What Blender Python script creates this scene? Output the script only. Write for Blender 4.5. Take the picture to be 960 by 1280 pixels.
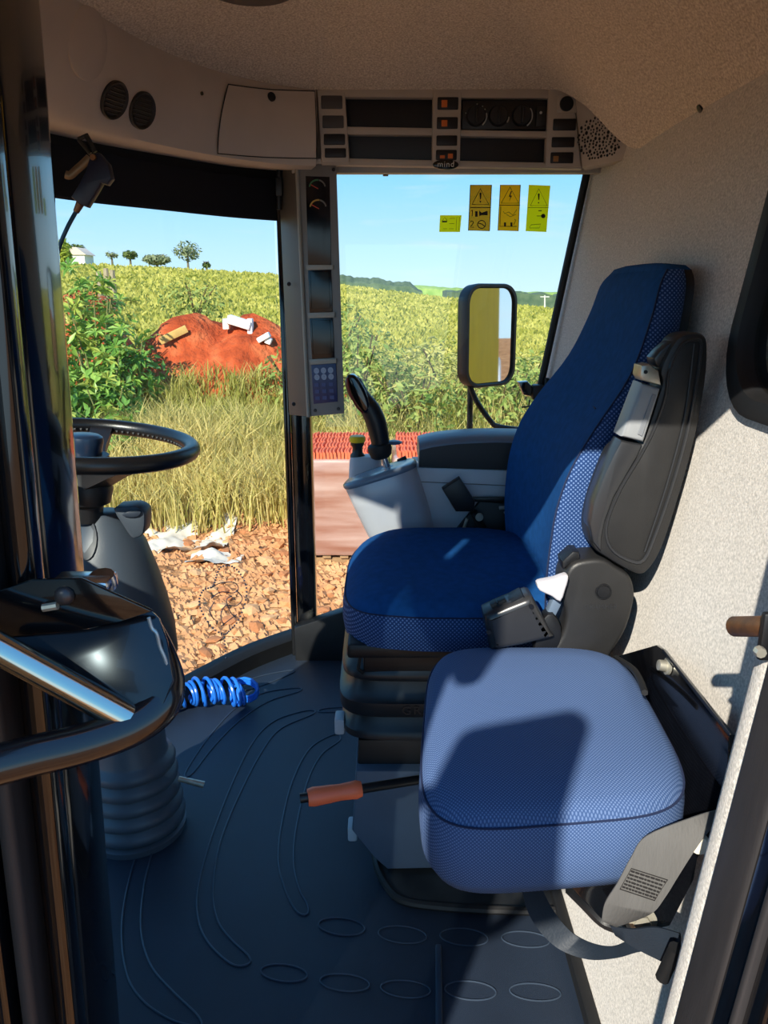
import bpy, bmesh, math, random
from mathutils import Vector as V, Matrix
from mathutils.bvhtree import BVHTree
from mathutils import noise as mnoise

for o in list(bpy.data.objects):
    bpy.data.objects.remove(o)
SC = bpy.context.scene
COL = SC.collection
random.seed(7)

# ------------------------------------------------------------------ camera
# vehicle frame: +X to the far side of the cab, +Y to its front, Z up, cab floor at z = 0
PITCH = math.radians(16.0)
CAM = V((0, 0, 1.2))
cam_d = bpy.data.cameras.new('camera')
cam_d.sensor_fit = 'VERTICAL'; cam_d.sensor_height = 24; cam_d.lens = 18
cam_d.clip_start = 0.01; cam_d.clip_end = 2000
cam = bpy.data.objects.new('camera', cam_d); COL.objects.link(cam)
cam.location = CAM
cam.rotation_euler = (math.pi/2 - PITCH, 0, -math.pi/2)
SC.camera = cam
SC.view_settings.view_transform = 'Standard'
SC.view_settings.look = 'None'
SC.view_settings.gamma = 1
SC.view_settings.use_curve_mapping = False
SC.view_settings.exposure = 1.1

# ------------------------------------------------------------------ sky and sun
def lin(c):
    c = c/255
    return c/12.92 if c <= 0.04045 else ((c+0.055)/1.055)**2.4
def rgb(r, g, b): return (lin(r), lin(g), lin(b), 1)

W = bpy.data.worlds.new('sky'); SC.world = W; W.use_nodes = True
nt = W.node_tree; nt.nodes.clear()
def nd(t, typ, **k):
    n = t.nodes.new(typ)
    for a, b in k.items(): setattr(n, a, b)
    return n
wo = nd(nt, 'ShaderNodeOutputWorld'); bg = nd(nt, 'ShaderNodeBackground')
tc = nd(nt, 'ShaderNodeTexCoord'); sp = nd(nt, 'ShaderNodeSeparateXYZ')
rp = nd(nt, 'ShaderNodeValToRGB')
rp.color_ramp.elements[0].position = 0.0; rp.color_ramp.elements[0].color = rgb(196, 224, 240)
rp.color_ramp.elements[1].position = 1.0; rp.color_ramp.elements[1].color = rgb(84, 150, 224)
for p, c in ((0.05, (178, 216, 241)), (0.15, (126, 196, 244)), (0.4, (104, 176, 238))):
    e = rp.color_ramp.elements.new(p); e.color = rgb(*c)
nt.links.new(tc.outputs['Generated'], sp.inputs[0])
nt.links.new(sp.outputs['Z'], rp.inputs['Fac'])
mp = nd(nt, 'ShaderNodeMapping'); mp.inputs['Scale'].default_value = (5, 5, 42)
nz = nd(nt, 'ShaderNodeTexNoise'); nz.inputs['Scale'].default_value = 1.6; nz.inputs['Detail'].default_value = 5
cr_ = nd(nt, 'ShaderNodeValToRGB')
cr_.color_ramp.elements[0].position = 0.55; cr_.color_ramp.elements[0].color = (0, 0, 0, 1)
cr_.color_ramp.elements[1].position = 0.8; cr_.color_ramp.elements[1].color = (0.45, 0.45, 0.45, 1)
mx = nd(nt, 'ShaderNodeMixRGB'); mx.inputs['Color2'].default_value = rgb(205, 218, 232)
nt.links.new(tc.outputs['Generated'], mp.inputs[0]); nt.links.new(mp.outputs[0], nz.inputs['Vector'])
nt.links.new(nz.outputs['Fac'], cr_.inputs['Fac']); nt.links.new(cr_.outputs['Color'], mx.inputs['Fac'])
nt.links.new(rp.outputs['Color'], mx.inputs['Color1']); nt.links.new(mx.outputs[0], bg.inputs['Color'])
bg.inputs['Strength'].default_value = 0.72
nt.links.new(bg.outputs[0], wo.inputs['Surface'])

SUN_DIR = V((0.80, -0.36, -0.58)).normalized()
sd = bpy.data.lights.new('sun', 'SUN'); sd.energy = 4.0; sd.angle = math.radians(0.6); sd.color = (1.0, 0.93, 0.80)
so = bpy.data.objects.new('sun', sd); COL.objects.link(so)
so.location = (-6, 3, 8)
so.rotation_euler = SUN_DIR.to_track_quat('-Z', 'Y').to_euler()

# ------------------------------------------------------------------ pixel geometry
SP, CP = math.sin(PITCH), math.cos(PITCH)
def ray(px, py):
    u = (px-480)/960; v = (py-640)/960
    return V((CP-v*SP, -u, -(SP+v*CP)))
def at(px, py, X=None, Y=None, Z=None):
    d = ray(px, py)
    if X is not None: t = X/d.x
    elif Y is not None: t = Y/d.y
    else: t = (Z-CAM.z)/d.z
    return CAM + d*t
def on_plane(px, py, p0, n):
    d = ray(px, py)
    return CAM + d*((p0-CAM).dot(n)/d.dot(n))
def on_wall(px, py, off=0.0):                      # leaning rear wall
    # wall: Y = -.36 - .15 z (+off)
    d = ray(px, py)
    t = (-.36+off-.15*CAM.z)/(d.y+.15*d.z)
    return CAM + d*t
def wallY(z): return -.36-.15*z
def hit(bvh, px, py):
    loc, nor, i, dist = bvh.ray_cast(CAM, ray(px, py).normalized())
    return loc, nor

# ------------------------------------------------------------------ materials
MATS = {}
def mat(name, col, rough=0.5, metal=0.0, var=0.0, vscale=20, bump=0.0, bscale=200, spec=0.5, coat=0.0, col2=None, detail=3, sheen=0.0, stretch=None):
    if name in MATS: return MATS[name]
    m = bpy.data.materials.new(name); m.use_nodes = True
    t = m.node_tree; b = t.nodes['Principled BSDF']
    c = rgb(*col)
    b.inputs['Base Color'].default_value = c
    b.inputs['Roughness'].default_value = rough
    b.inputs['Metallic'].default_value = metal
    b.inputs['Specular IOR Level'].default_value = spec
    b.inputs['Coat Weight'].default_value = coat
    b.inputs['Sheen Weight'].default_value = sheen
    tcn = None
    if var or bump or col2:
        tcn = nd(t, 'ShaderNodeTexCoord')
        vec = tcn.outputs['Object']
        if stretch:
            mpn = nd(t, 'ShaderNodeMapping'); mpn.inputs['Scale'].default_value = stretch
            t.links.new(vec, mpn.inputs[0]); vec = mpn.outputs[0]
    if var or col2:
        n = nd(t, 'ShaderNodeTexNoise'); n.inputs['Scale'].default_value = vscale; n.inputs['Detail'].default_value = detail
        t.links.new(vec, n.inputs['Vector'])
        r = nd(t, 'ShaderNodeValToRGB')
        r.color_ramp.elements[0].position = 0.32; r.color_ramp.elements[1].position = 0.68
        if col2:
            r.color_ramp.elements[0].color = c; r.color_ramp.elements[1].color = rgb(*col2)
        else:
            r.color_ramp.elements[0].color = tuple(max(0, x*(1-var)) for x in c[:3])+(1,)
            r.color_ramp.elements[1].color = tuple(min(1, x*(1+var)) for x in c[:3])+(1,)
        t.links.new(n.outputs['Fac'], r.inputs['Fac']); t.links.new(r.outputs['Color'], b.inputs['Base Color'])
    if bump:
        n2 = nd(t, 'ShaderNodeTexNoise'); n2.inputs['Scale'].default_value = bscale; n2.inputs['Detail'].default_value = 2
        t.links.new(vec, n2.inputs['Vector'])
        bp = nd(t, 'ShaderNodeBump'); bp.inputs['Strength'].default_value = bump; bp.inputs['Distance'].default_value = 0.002
        t.links.new(n2.outputs['Fac'], bp.inputs['Height']); t.links.new(bp.outputs[0], b.inputs['Normal'])
    MATS[name] = m
    return m

def dotted(name, base, dot, scale, rough=0.85, lo=0.18, hi=0.32, bump=0.4, ax='YZ', rz=0.785):
    # honeycomb / dotted weave: regular voronoi cells
    m = bpy.data.materials.new(name); m.use_nodes = True
    t = m.node_tree; b = t.nodes['Principled BSDF']
    b.inputs['Roughness'].default_value = rough; b.inputs['Specular IOR Level'].default_value = 0.25
    tcn = nd(t, 'ShaderNodeTexCoord'); v = nd(t, 'ShaderNodeTexVoronoi', voronoi_dimensions='2D')
    v.inputs['Scale'].default_value = scale; v.inputs['Randomness'].default_value = 0.0
    r = nd(t, 'ShaderNodeValToRGB')
    r.color_ramp.elements[0].position = lo; r.color_ramp.elements[0].color = rgb(*dot)
    r.color_ramp.elements[1].position = hi; r.color_ramp.elements[1].color = rgb(*base)
    mpn = nd(t, 'ShaderNodeMapping'); mpn.inputs['Rotation'].default_value = (0, 0, rz)
    sx = nd(t, 'ShaderNodeSeparateXYZ'); cx = nd(t, 'ShaderNodeCombineXYZ')
    t.links.new(tcn.outputs['Object'], sx.inputs[0]); t.links.new(sx.outputs[ax[0]], cx.inputs[0]); t.links.new(sx.outputs[ax[1]], cx.inputs[1])
    t.links.new(cx.outputs[0], mpn.inputs[0]); t.links.new(mpn.outputs[0], v.inputs['Vector'])
    t.links.new(v.outputs['Distance'], r.inputs['Fac']); t.links.new(r.outputs['Color'], b.inputs['Base Color'])
    bp = nd(t, 'ShaderNodeBump'); bp.inputs['Strength'].default_value = bump; bp.inputs['Distance'].default_value = 0.001
    t.links.new(v.outputs['Distance'], bp.inputs['Height']); t.links.new(bp.outputs[0], b.inputs['Normal'])
    MATS[name] = m; return m

def glass(name, tint, refl=0.06, rough=0.0):
    m = bpy.data.materials.new(name); m.use_nodes = True
    t = m.node_tree; t.nodes.clear()
    o = nd(t, 'ShaderNodeOutputMaterial'); tr = nd(t, 'ShaderNodeBsdfTransparent'); gl = nd(t, 'ShaderNodeBsdfGlossy')
    tr.inputs['Color'].default_value = tint; gl.inputs['Roughness'].default_value = rough
    # Schlick reflectance of a thin pane, the same from both sides
    ge = nd(t, 'ShaderNodeNewGeometry'); dt = nd(t, 'ShaderNodeVectorMath', operation='DOT_PRODUCT')
    t.links.new(ge.outputs['Normal'], dt.inputs[0]); t.links.new(ge.outputs['Incoming'], dt.inputs[1])
    ab = nd(t, 'ShaderNodeMath', operation='ABSOLUTE'); t.links.new(dt.outputs['Value'], ab.inputs[0])
    om = nd(t, 'ShaderNodeMath', operation='SUBTRACT', use_clamp=True); om.inputs[0].default_value = 1; t.links.new(ab.outputs[0], om.inputs[1])
    pw = nd(t, 'ShaderNodeMath', operation='POWER'); pw.inputs[1].default_value = 5; t.links.new(om.outputs[0], pw.inputs[0])
    ml = nd(t, 'ShaderNodeMath', operation='MULTIPLY_ADD', use_clamp=True); ml.inputs[1].default_value = 1-refl; ml.inputs[2].default_value = refl
    mxs = nd(t, 'ShaderNodeMixShader')
    t.links.new(pw.outputs[0], ml.inputs[0]); t.links.new(ml.outputs[0], mxs.inputs[0])
    t.links.new(tr.outputs[0], mxs.inputs[1]); t.links.new(gl.outputs[0], mxs.inputs[2]); t.links.new(mxs.outputs[0], o.inputs[0])
    MATS[name] = m; return m

def leafmat(name, a, b, rough=0.6, trans=0.25):
    # colour per blade / leaf from a vertex attribute
    m = bpy.data.materials.new(name); m.use_nodes = True
    t = m.node_tree; p = t.nodes['Principled BSDF']
    at_ = nd(t, 'ShaderNodeAttribute'); at_.attribute_name = 'rnd'
    r = nd(t, 'ShaderNodeValToRGB')
    r.color_ramp.elements[0].color = rgb(*a); r.color_ramp.elements[1].color = rgb(*b)
    t.links.new(at_.outputs['Fac'], r.inputs['Fac']); t.links.new(r.outputs['Color'], p.inputs['Base Color'])
    p.inputs['Roughness'].default_value = rough; p.inputs['Specular IOR Level'].default_value = 0.3
    tl = nd(t, 'ShaderNodeBsdfTranslucent'); mxs = nd(t, 'ShaderNodeMixShader'); mxs.inputs[0].default_value = trans
    t.links.new(r.outputs['Color'], tl.inputs['Color'])
    t.links.new(p.outputs[0], mxs.inputs[1]); t.links.new(tl.outputs[0], mxs.inputs[2])
    t.links.new(mxs.outputs[0], t.nodes['Material Output'].inputs['Surface'])
    MATS[name] = m; return m

# ------------------------------------------------------------------ mesh tools
def cr(pts, n=8, closed=False):
    pts = [V(p) for p in pts]; out = []; k = len(pts)
    segs = k if closed else k-1
    for i in range(segs):
        if closed: p0, p1, p2, p3 = pts[i-1], pts[i], pts[(i+1) % k], pts[(i+2) % k]
        else: p0, p1, p2, p3 = pts[max(i-1, 0)], pts[i], pts[i+1], pts[min(i+2, k-1)]
        for j in range(n):
            t = j/n
            out.append(0.5*((2*p1)+(p2-p0)*t+(2*p0-5*p1+4*p2-p3)*t*t+(3*p1-p0-3*p2+p3)*t**3))
    if not closed: out.append(pts[-1])
    return out

class MB:
    def __init__(s): s.bm = bmesh.new()
    def box(s, c, size, rot=None, bevel=0.0, seg=2):
        r = bmesh.ops.create_cube(s.bm, size=1)
        vs = r['verts']
        M = Matrix.Translation(V(c)) @ (rot.to_4x4() if rot else Matrix.Identity(4)) @ Matrix.Diagonal((*size, 1))
        bmesh.ops.transform(s.bm, matrix=M, verts=vs)
        if bevel:
            es = list({e for v in vs for e in v.link_edges})
            bmesh.ops.bevel(s.bm, geom=es, offset=bevel, segments=seg, affect='EDGES', profile=0.5)
        return s
    def faces(s, verts, fs):
        vs = [s.bm.verts.new(V(p)) for p in verts]
        for f in fs:
            try: s.bm.faces.new([vs[i] for i in f])
            except ValueError: pass
        return s
    def loft(s, rings, closed=True, cap0=False, cap1=False, loop=False):
        n = len(rings[0])
        vr = [[s.bm.verts.new(V(p)) for p in r] for r in rings]
        m = len(vr)
        for i in range(m if loop else m-1):
            a, b = vr[i], vr[(i+1) % m]
            for j in range(n if closed else n-1):
                k = (j+1) % n
                try: s.bm.faces.new((a[j], a[k], b[k], b[j]))
                except ValueError: pass
        if cap0: s.bm.faces.new(list(reversed(vr[0])))
        if cap1: s.bm.faces.new(vr[-1])
        return s
    def tube(s, pts, r, seg=8, closed=False, cap=True, flat=1.0, up=None):
        pts = [V(p) for p in pts]; n = len(pts)
        rings = []; nrm = None
        for i, p in enumerate(pts):
            if closed: t = pts[(i+1) % n]-pts[i-1]
            else: t = pts[min(i+1, n-1)]-pts[max(i-1, 0)]
            if t.length < 1e-9: t = V((0, 0, 1))
            t.normalize()
            if up is not None: nrm = V(up)-t*V(up).dot(t)
            elif nrm is None:
                a = V((0, 0, 1)) if abs(t.z) < 0.9 else V((1, 0, 0)); nrm = a-t*a.dot(t)
            else: nrm = nrm-t*nrm.dot(t)
            nrm.normalize(); b = t.cross(nrm)
            rr = r[i] if isinstance(r, (list, tuple)) else r
            rings.append([p+nrm*math.cos(2*math.pi*k/seg)*rr*flat+b*math.sin(2*math.pi*k/seg)*rr for k in range(seg)])
        s.loft(rings, True, cap and not closed, cap and not closed, closed)
        return s
    def lathe(s, prof, origin, axis=(0, 0, 1), seg=32, cap0=True, cap1=True):
        ax = V(axis).normalized(); a = V((1, 0, 0)) if abs(ax.x) < 0.9 else V((0, 1, 0))
        u = (a-ax*a.dot(ax)).normalized(); w = ax.cross(u); o = V(origin)
        rings = [[o+ax*h+(u*math.cos(2*math.pi*k/seg)+w*math.sin(2*math.pi*k/seg))*r for k in range(seg)] for r, h in prof]
        return s.loft(rings, True, cap0, cap1)
    def prism(s, poly, ext, bevel=0.0, seg=2):
        vs = [s.bm.verts.new(V(p)) for p in poly]
        f = s.bm.faces.new(vs); f.normal_update()
        r = bmesh.ops.extrude_face_region(s.bm, geom=[f])
        nv = [g for g in r['geom'] if isinstance(g, bmesh.types.BMVert)]
        nf = [g for g in r['geom'] if isinstance(g, bmesh.types.BMFace)]
        bmesh.ops.translate(s.bm, verts=nv, vec=V(ext))
        if bevel:
            es = list({e for ff in [f]+nf for e in ff.edges})
            bmesh.ops.bevel(s.bm, geom=es, offset=bevel, segments=seg, affect='EDGES', profile=0.5)
        return s
    def ribbon(s, left, right, th, nrm):
        n = V(nrm).normalized()*th
        rings = [[a, b, b+n, a+n] for a, b in zip([V(p) for p in left], [V(p) for p in right])]
        return s.loft(rings, True, True, True)
    def disc(s, c, n, r, th, seg=20, r2=None):
        return s.lathe([(r, 0), (r, th*0.7), ((r2 or r*0.92), th)], c, n, seg)
    def sphere(s, c, r, sub=2):
        rr = bmesh.ops.create_icosphere(s.bm, subdivisions=sub, radius=1)
        M = Matrix.Translation(V(c)) @ Matrix.Diagonal((*(r if isinstance(r, (tuple, list)) else (r, r, r)), 1))
        bmesh.ops.transform(s.bm, matrix=M, verts=rr['verts']); return s
    def mesh(s, name, smooth=40, off=None):
        bm = s.bm
        bmesh.ops.recalc_face_normals(bm, faces=bm.faces)
        if off is not None: bmesh.ops.translate(bm, verts=bm.verts, vec=-V(off))
        me = bpy.data.meshes.new(name); bm.to_mesh(me); bm.free()
        if smooth:
            me.shade_smooth(); me.set_sharp_from_angle(angle=math.radians(smooth))
        return me

def text_mb(s, size, origin, xd, yd, th=0.0006, spacing=1.0):
    cu = bpy.data.curves.new('t', 'FONT'); cu.body = s; cu.size = size; cu.extrude = th/size*size/2 if False else th/2
    cu.align_x = 'CENTER'; cu.align_y = 'CENTER'; cu.space_character = spacing; cu.resolution_u = 3
    ob = bpy.data.objects.new('t', cu); COL.objects.link(ob)
    dg = bpy.context.evaluated_depsgraph_get()
    me = bpy.data.meshes.new_from_object(ob.evaluated_get(dg))
    xd = V(xd).normalized(); yd = V(yd).normalized(); zd = xd.cross(yd)
    M = Matrix(((xd.x, yd.x, zd.x, origin[0]), (xd.y, yd.y, zd.y, origin[1]), (xd.z, yd.z, zd.z, origin[2]), (0, 0, 0, 1)))
    me.transform(M)
    mb = MB(); mb.bm.from_mesh(me)
    bpy.data.objects.remove(ob); bpy.data.curves.remove(cu); bpy.data.meshes.remove(me)
    return mb

class Thing:
    def __init__(s, name, label, cat, loc, group=None):
        s.loc = V(loc)
        s.o = bpy.data.objects.new(name, None); COL.objects.link(s.o)
        s.o.location = s.loc; s.o.empty_display_size = 0.05
        s.o['label'] = label; s.o['category'] = cat
        if group: s.o['group'] = group
    def part(s, name, mb, m, parent=None, label=None, smooth=40):
        me = mb.mesh(name, smooth, s.loc); me.materials.append(m)
        o = bpy.data.objects.new(name, me); COL.objects.link(o)
        o.parent = parent or s.o
        if label: o['label'] = label
        return o
def solo(name, mb, m, label, cat, group=None, smooth=40, kind=None):
    bm = mb.bm
    lo = V((min(v.co.x for v in bm.verts), min(v.co.y for v in bm.verts), min(v.co.z for v in bm.verts)))
    hi = V((max(v.co.x for v in bm.verts), max(v.co.y for v in bm.verts), max(v.co.z for v in bm.verts)))
    c = (lo+hi)/2; c.z = lo.z
    me = mb.mesh(name, smooth, c); me.materials.append(m)
    o = bpy.data.objects.new(name, me); COL.objects.link(o); o.location = c
    o['label'] = label; o['category'] = cat
    if group: o['group'] = group
    if kind: o['kind'] = kind
    return o
def struct(name, mb, m, label, parent=None, smooth=40):
    me = mb.mesh(name, smooth); me.materials.append(m)
    o = bpy.data.objects.new(name, me); COL.objects.link(o)
    if parent: o.parent = parent
    else:
        o['kind'] = 'structure'; o['label'] = label; o['category'] = name.split('_')[0]
    return o
def quad_ring(q, s, n=48, e=4.0, off=(0, 0, 0), nrm=None):
    # rounded ring in a bilinear quad (corner order 00,10,11,01)
    out = []
    for k in range(n):
        a = 2*math.pi*k/n; c, d = math.cos(a), math.sin(a)
        x = math.copysign(abs(c)**(2/e), c)*s; y = math.copysign(abs(d)**(2/e), d)*s
        x = (x+1)/2; y = (y+1)/2
        out.append(q[0]*(1-x)*(1-y)+q[1]*x*(1-y)+q[2]*x*y+q[3]*(1-x)*y+V(off))
    return out
def rrect(w, h, r, n=6):
    out = []
    for cx, cy, a0 in ((w/2-r, h/2-r, 0), (-w/2+r, h/2-r, 90), (-w/2+r, -h/2+r, 180), (w/2-r, -h/2+r, 270)):
        for k in range(n+1):
            a = math.radians(a0+90*k/n); out.append((cx+r*math.cos(a), cy+r*math.sin(a)))
    return out
# ------------------------------------------------------------------ material set
fabric_wall = mat('wall_fabric', (174, 170, 164), 0.95, col2=(220, 214, 206), vscale=260, bump=0.5, bscale=500, spec=0.1, sheen=0.2)
headliner = mat('headliner_fabric', (184, 168, 150), 0.95, col2=(236, 224, 206), vscale=240, bump=0.5, bscale=400, spec=0.1, sheen=0.2)
beige = mat('beige_plastic', (192, 180, 168), 0.55, var=0.05, vscale=8, bump=0.08, bscale=900, spec=0.35)
beige_d = mat('console_grey_plastic', (176, 168, 158), 0.5, var=0.05, vscale=10, bump=0.08, bscale=900, spec=0.35)
black_gloss = mat('black_paint', (9, 10, 14), 0.12, var=0.2, vscale=30, spec=0.5, coat=0.5)
black_pl = mat('black_plastic', (20, 21, 24), 0.42, var=0.1, vscale=30, bump=0.1, bscale=700)
black_rub = mat('black_rubber', (15, 16, 19), 0.6, var=0.15, vscale=40, bump=0.1, bscale=500)
seal_grey = mat('seal_rubber', (40, 38, 40), 0.6, var=0.15, vscale=60, bump=0.15, bscale=500, stretch=(1, 1, 0.1))
dark_slot = mat('slot_dark', (8, 10, 20), 0.45, var=0.1, vscale=30)
mat_floor = mat('floor_mat_rubber', (32, 42, 57), 0.5, var=0.12, vscale=6, bump=0.35, bscale=900, spec=0.45)
mat_ridge = mat('mat_ridge_rubber', (50, 62, 78), 0.4, var=0.08, vscale=20, bump=0.15, bscale=900)
chrome = mat('bright_steel', (200, 200, 205), 0.22, 1.0, var=0.1, vscale=30)
brass = mat('rusty_steel', (150, 105, 70), 0.5, 0.8, col2=(110, 85, 70), vscale=60, bump=0.2, bscale=200)
zinc = mat('zinc_steel', (190, 186, 172), 0.38, 0.7, var=0.15, vscale=60)
brown_dark = mat('brown_panel', (46, 36, 20), 0.5, var=0.1, vscale=10)
clear = glass('clear_glass', (0.93, 0.955, 0.95, 1), 0.03)
dark_glass = glass('tinted_glass', (0.30, 0.34, 0.36, 1), 0.10)
yellow_paint = mat('yellow_paint', (236, 176, 22), 0.35, var=0.06, vscale=3, spec=0.5, coat=0.3)

# ------------------------------------------------------------------ cab shell
WS = [(2.46, .315), (2.32, .46), (2.12, .60), (1.92, .735), (1.70, .82), (1.45, .855), (1.20, .83), (.96, .74), (.80, .60), (.70, .46)]
WC = [(p.x, p.y) for p in cr([(x, y, 0) for x, y in WS], 6)]
def ws_inset(d):
    out = []
    for i, (x, y) in enumerate(WC):
        a = WC[max(i-1, 0)]; b = WC[min(i+1, len(WC)-1)]
        tx, ty = b[0]-a[0], b[1]-a[1]; l = math.hypot(tx, ty); nx, ny = -ty/l, tx/l   # towards the inside
        if (1.5-x)*nx+(0-y)*ny < 0: nx, ny = -nx, -ny
        out.append((x+nx*d, y+ny*d))
    return out

# floor
inn = ws_inset(.02)
poly = [(x, y) for x, y in inn] + [(.60, .44), (.60, -.36), (2.36, -.36), (2.36, .28)]
mb = MB(); mb.prism([V((x, y, 0)) for x, y in poly], (0, 0, -.04))
floor = struct('floor', mb, mat_floor, 'dark blue black rubber floor mat of the cab with embossed loops')

# embossed ridges of the mat (closed loops traced on the floor, z = 0)
def ridge(pts, closed=True, r=.0020):
    P = [at(px, py, Z=0.0012) for px, py in pts]
    c = cr(P, 8, closed)
    m_ = MB(); m_.tube(c, r, 6, closed=closed, flat=.8, up=(0, 0, 1))
    return struct('mat_ridge', m_, mat_ridge, '', floor)
ridge([(418, 918), (388, 935), (366, 975), (352, 1030), (348, 1075), (356, 1110), (370, 1138), (383, 1143), (385, 1132), (374, 1110), (367, 1075), (371, 1030), (385, 975), (402, 943), (425, 925)])
ridge([(384, 888), (345, 900), (318, 925), (292, 975), (263, 1050), (247, 1110), (248, 1150), (262, 1180), (290, 1205), (310, 1205), (311, 1195), (290, 1175), (272, 1150), (266, 1110), (276, 1050), (303, 985), (330, 935), (352, 910), (392, 892)])
ridge([(370, 860), (330, 866), (296, 884), (262, 920), (232, 965), (240, 967), (268, 932), (300, 900), (335, 877), (374, 864)])
ridge([(362, 838), (322, 846), (300, 858), (312, 862), (364, 842)])
ridge([(176, 1055), (160, 1105), (152, 1160), (158, 1215), (178, 1250), (215, 1275), (250, 1282), (246, 1268), (215, 1238), (188, 1205), (176, 1160), (180, 1105), (190, 1060)])
ridge([(432, 884), (404, 886), (400, 890), (432, 889)])
for cx, cy, w, h in ((355, 1216, 29, 11), (431, 1228, 31, 11), (427, 1158, 29, 11), (503, 1168, 30, 11), (507, 1236, 31, 11), (580, 1171, 30, 11), (588, 1238, 32, 12), (657, 1174, 30, 10), (669, 1240, 32, 11), (729, 1178, 26, 10)):
    c = at(cx, cy, Z=.0012)
    a = (at(cx+w, cy+2, Z=.0012)-c); b = (at(cx+2, cy+h, Z=.0012)-c)
    m_ = MB(); m_.tube([c+a*math.cos(t*math.pi/14)+b*math.sin(t*math.pi/14) for t in range(28)], .0016, 6, closed=True, flat=.8, up=(0, 0, 1))
    struct('mat_ridge', m_, mat_ridge, '', floor)
# raised straight rib and the edging strip by the rear wall
m_ = MB(); m_.tube([at(548, 1182, Z=.004), at(549, 1300, Z=.004)], .006, 8, flat=.7, up=(0, 0, 1)); struct('mat_rib', m_, mat_ridge, '', floor)
m_ = MB(); m_.box((1.49, -.352, .012), (1.72, .022, .03), bevel=.005); struct('baseboard_rear', m_, black_rub, 'black rubber edging along the foot of the rear wall')

# rear wall with window opening (X along, z up), leaning
def wp(x, z, off=0.0): return V((x, wallY(z)+off, z))
WX, WZ = .945, 1.27
WIN = [(WX+a, WZ+b) for a, b in rrect(.44, .44, .11, 8)]
bm = bmesh.new()
outer = [(.64, -.04), (2.44, -.04), (2.44, 1.62), (.64, 1.62)]
vo = [bm.verts.new(wp(*p)) for p in outer]; vi = [bm.verts.new(wp(*p)) for p in WIN]
es = [bm.edges.new((vo[i], vo[(i+1) % 4])) for i in range(4)]+[bm.edges.new((vi[i], vi[(i+1) % len(vi)])) for i in range(len(vi))]
bmesh.ops.triangle_fill(bm, edges=es, use_beauty=True)
for f in [f for f in bm.faces if all((abs(v.co.x-WX) < .225 and abs(v.co.z-WZ) < .225) for v in f.verts)]: bm.faces.remove(f)
r = bmesh.ops.extrude_face_region(bm, geom=list(bm.faces))
bmesh.ops.translate(bm, verts=[g for g in r['geom'] if isinstance(g, bmesh.types.BMVert)], vec=(0, -.04, 0))
mb = MB(); mb.bm.free(); mb.bm = bm
wall_rear = struct('wall_rear', mb, fabric_wall, 'grey fabric covered rear wall leaning backwards behind the seats')
def wring(sc, off):
    return [wp(WX+(x-WX)*sc[0], WZ+(z-WZ)*sc[1], off) for x, z in WIN]
mb = MB(); mb.loft([wring((1.0, 1.0), -.02), wring((1.08, 1.08), .0), wring((1.09, 1.09), .010), wring((1.06, 1.06), .014), wring((.97, .97), .011), wring((.945, .945), .002), wring((.95, .95), -.03)])
window_3 = struct('window_3', mb, black_rub, 'black rubber framed rear window set in the grey fabric wall')
mb = MB(); mb.prism(wring((.97, .97), -.012), (0, -.005, 0)); struct('pane', mb, glass('rear_glass', (.72, .70, .64, 1), .04), '', window_3)

# right wall below the side window, pillar, frames
zb0, zb1 = .12, .24
mb = MB(); mb.prism([V((2.36, .30, -.03)), V((2.36, -.40, -.03)), V((2.36, -.40, .36)), V((2.36, .02, zb1-.02)), V((2.36, .30, zb0))], (.05, 0, 0), .006)
struct('wall_right', mb, black_pl, 'black lower side wall under the side window')
mb = MB(); mb.box((2.435, .262, .76), (.07, .065, 1.56), bevel=.012); mb.box((2.41, .305, .76), (.03, .02, 1.52), bevel=.004)
struct('trim_1', mb, black_gloss, 'black corner pillar between windscreen and side window')
# windscreen glass + bottom frame + header
def sweep(path, sec, z0=0):
    rings = []
    for i, (x, y) in enumerate(path):
        a = path[max(i-1, 0)]; b = path[min(i+1, len(path)-1)]
        tx, ty = b[0]-a[0], b[1]-a[1]; l = math.hypot(tx, ty); nx, ny = -ty/l, tx/l
        if (1.5-x)*nx+(0-y)*ny < 0: nx, ny = -nx, -ny
        rings.append([V((x+nx*p, y+ny*p, z0+q)) for p, q in sec])
    m_ = MB(); m_.loft(rings, True, True, True); return m_
WCs = WC[1:]
ws_mb = sweep(WCs, [(0, .04), (.005, .04), (.005, 1.54), (0, 1.54)])
ws_bvh = BVHTree.FromBMesh(ws_mb.bm)
window_1 = struct('window_1', ws_mb, clear, 'large curved windscreen wrapping the front of the cab')
struct('window_frame', sweep(WC, [(-.02, -.04), (.035, -.04), (.035, .05), (.015, .065), (-.02, .065)]), black_rub, '', window_1)
struct('window_frame', sweep(WC, [(-.02, 1.49), (.03, 1.49), (.03, 1.56), (-.02, 1.56)]), black_rub, '', window_1)
# side window
mb = MB(); mb.prism([V((2.372, .25, .10)), V((2.372, -.42, .34)), V((2.372, -.62, 1.56)), V((2.372, .25, 1.56))], (.006, 0, 0))
window_2 = struct('window_2', mb, clear, 'side window of the cab with warning stickers in its upper corner')
mb = MB(); mb.tube([V((2.355, -.37, .2)), V((2.355, -.455, .79)), V((2.355, -.577, 1.54))], .011, 8); struct('window_frame', mb, black_rub, '', window_2)
mb = MB(); mb.box((2.35, -.17, 1.535), (.03, .86, .022), bevel=.004); struct('window_frame', mb, black_rub, '', window_2)

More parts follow.
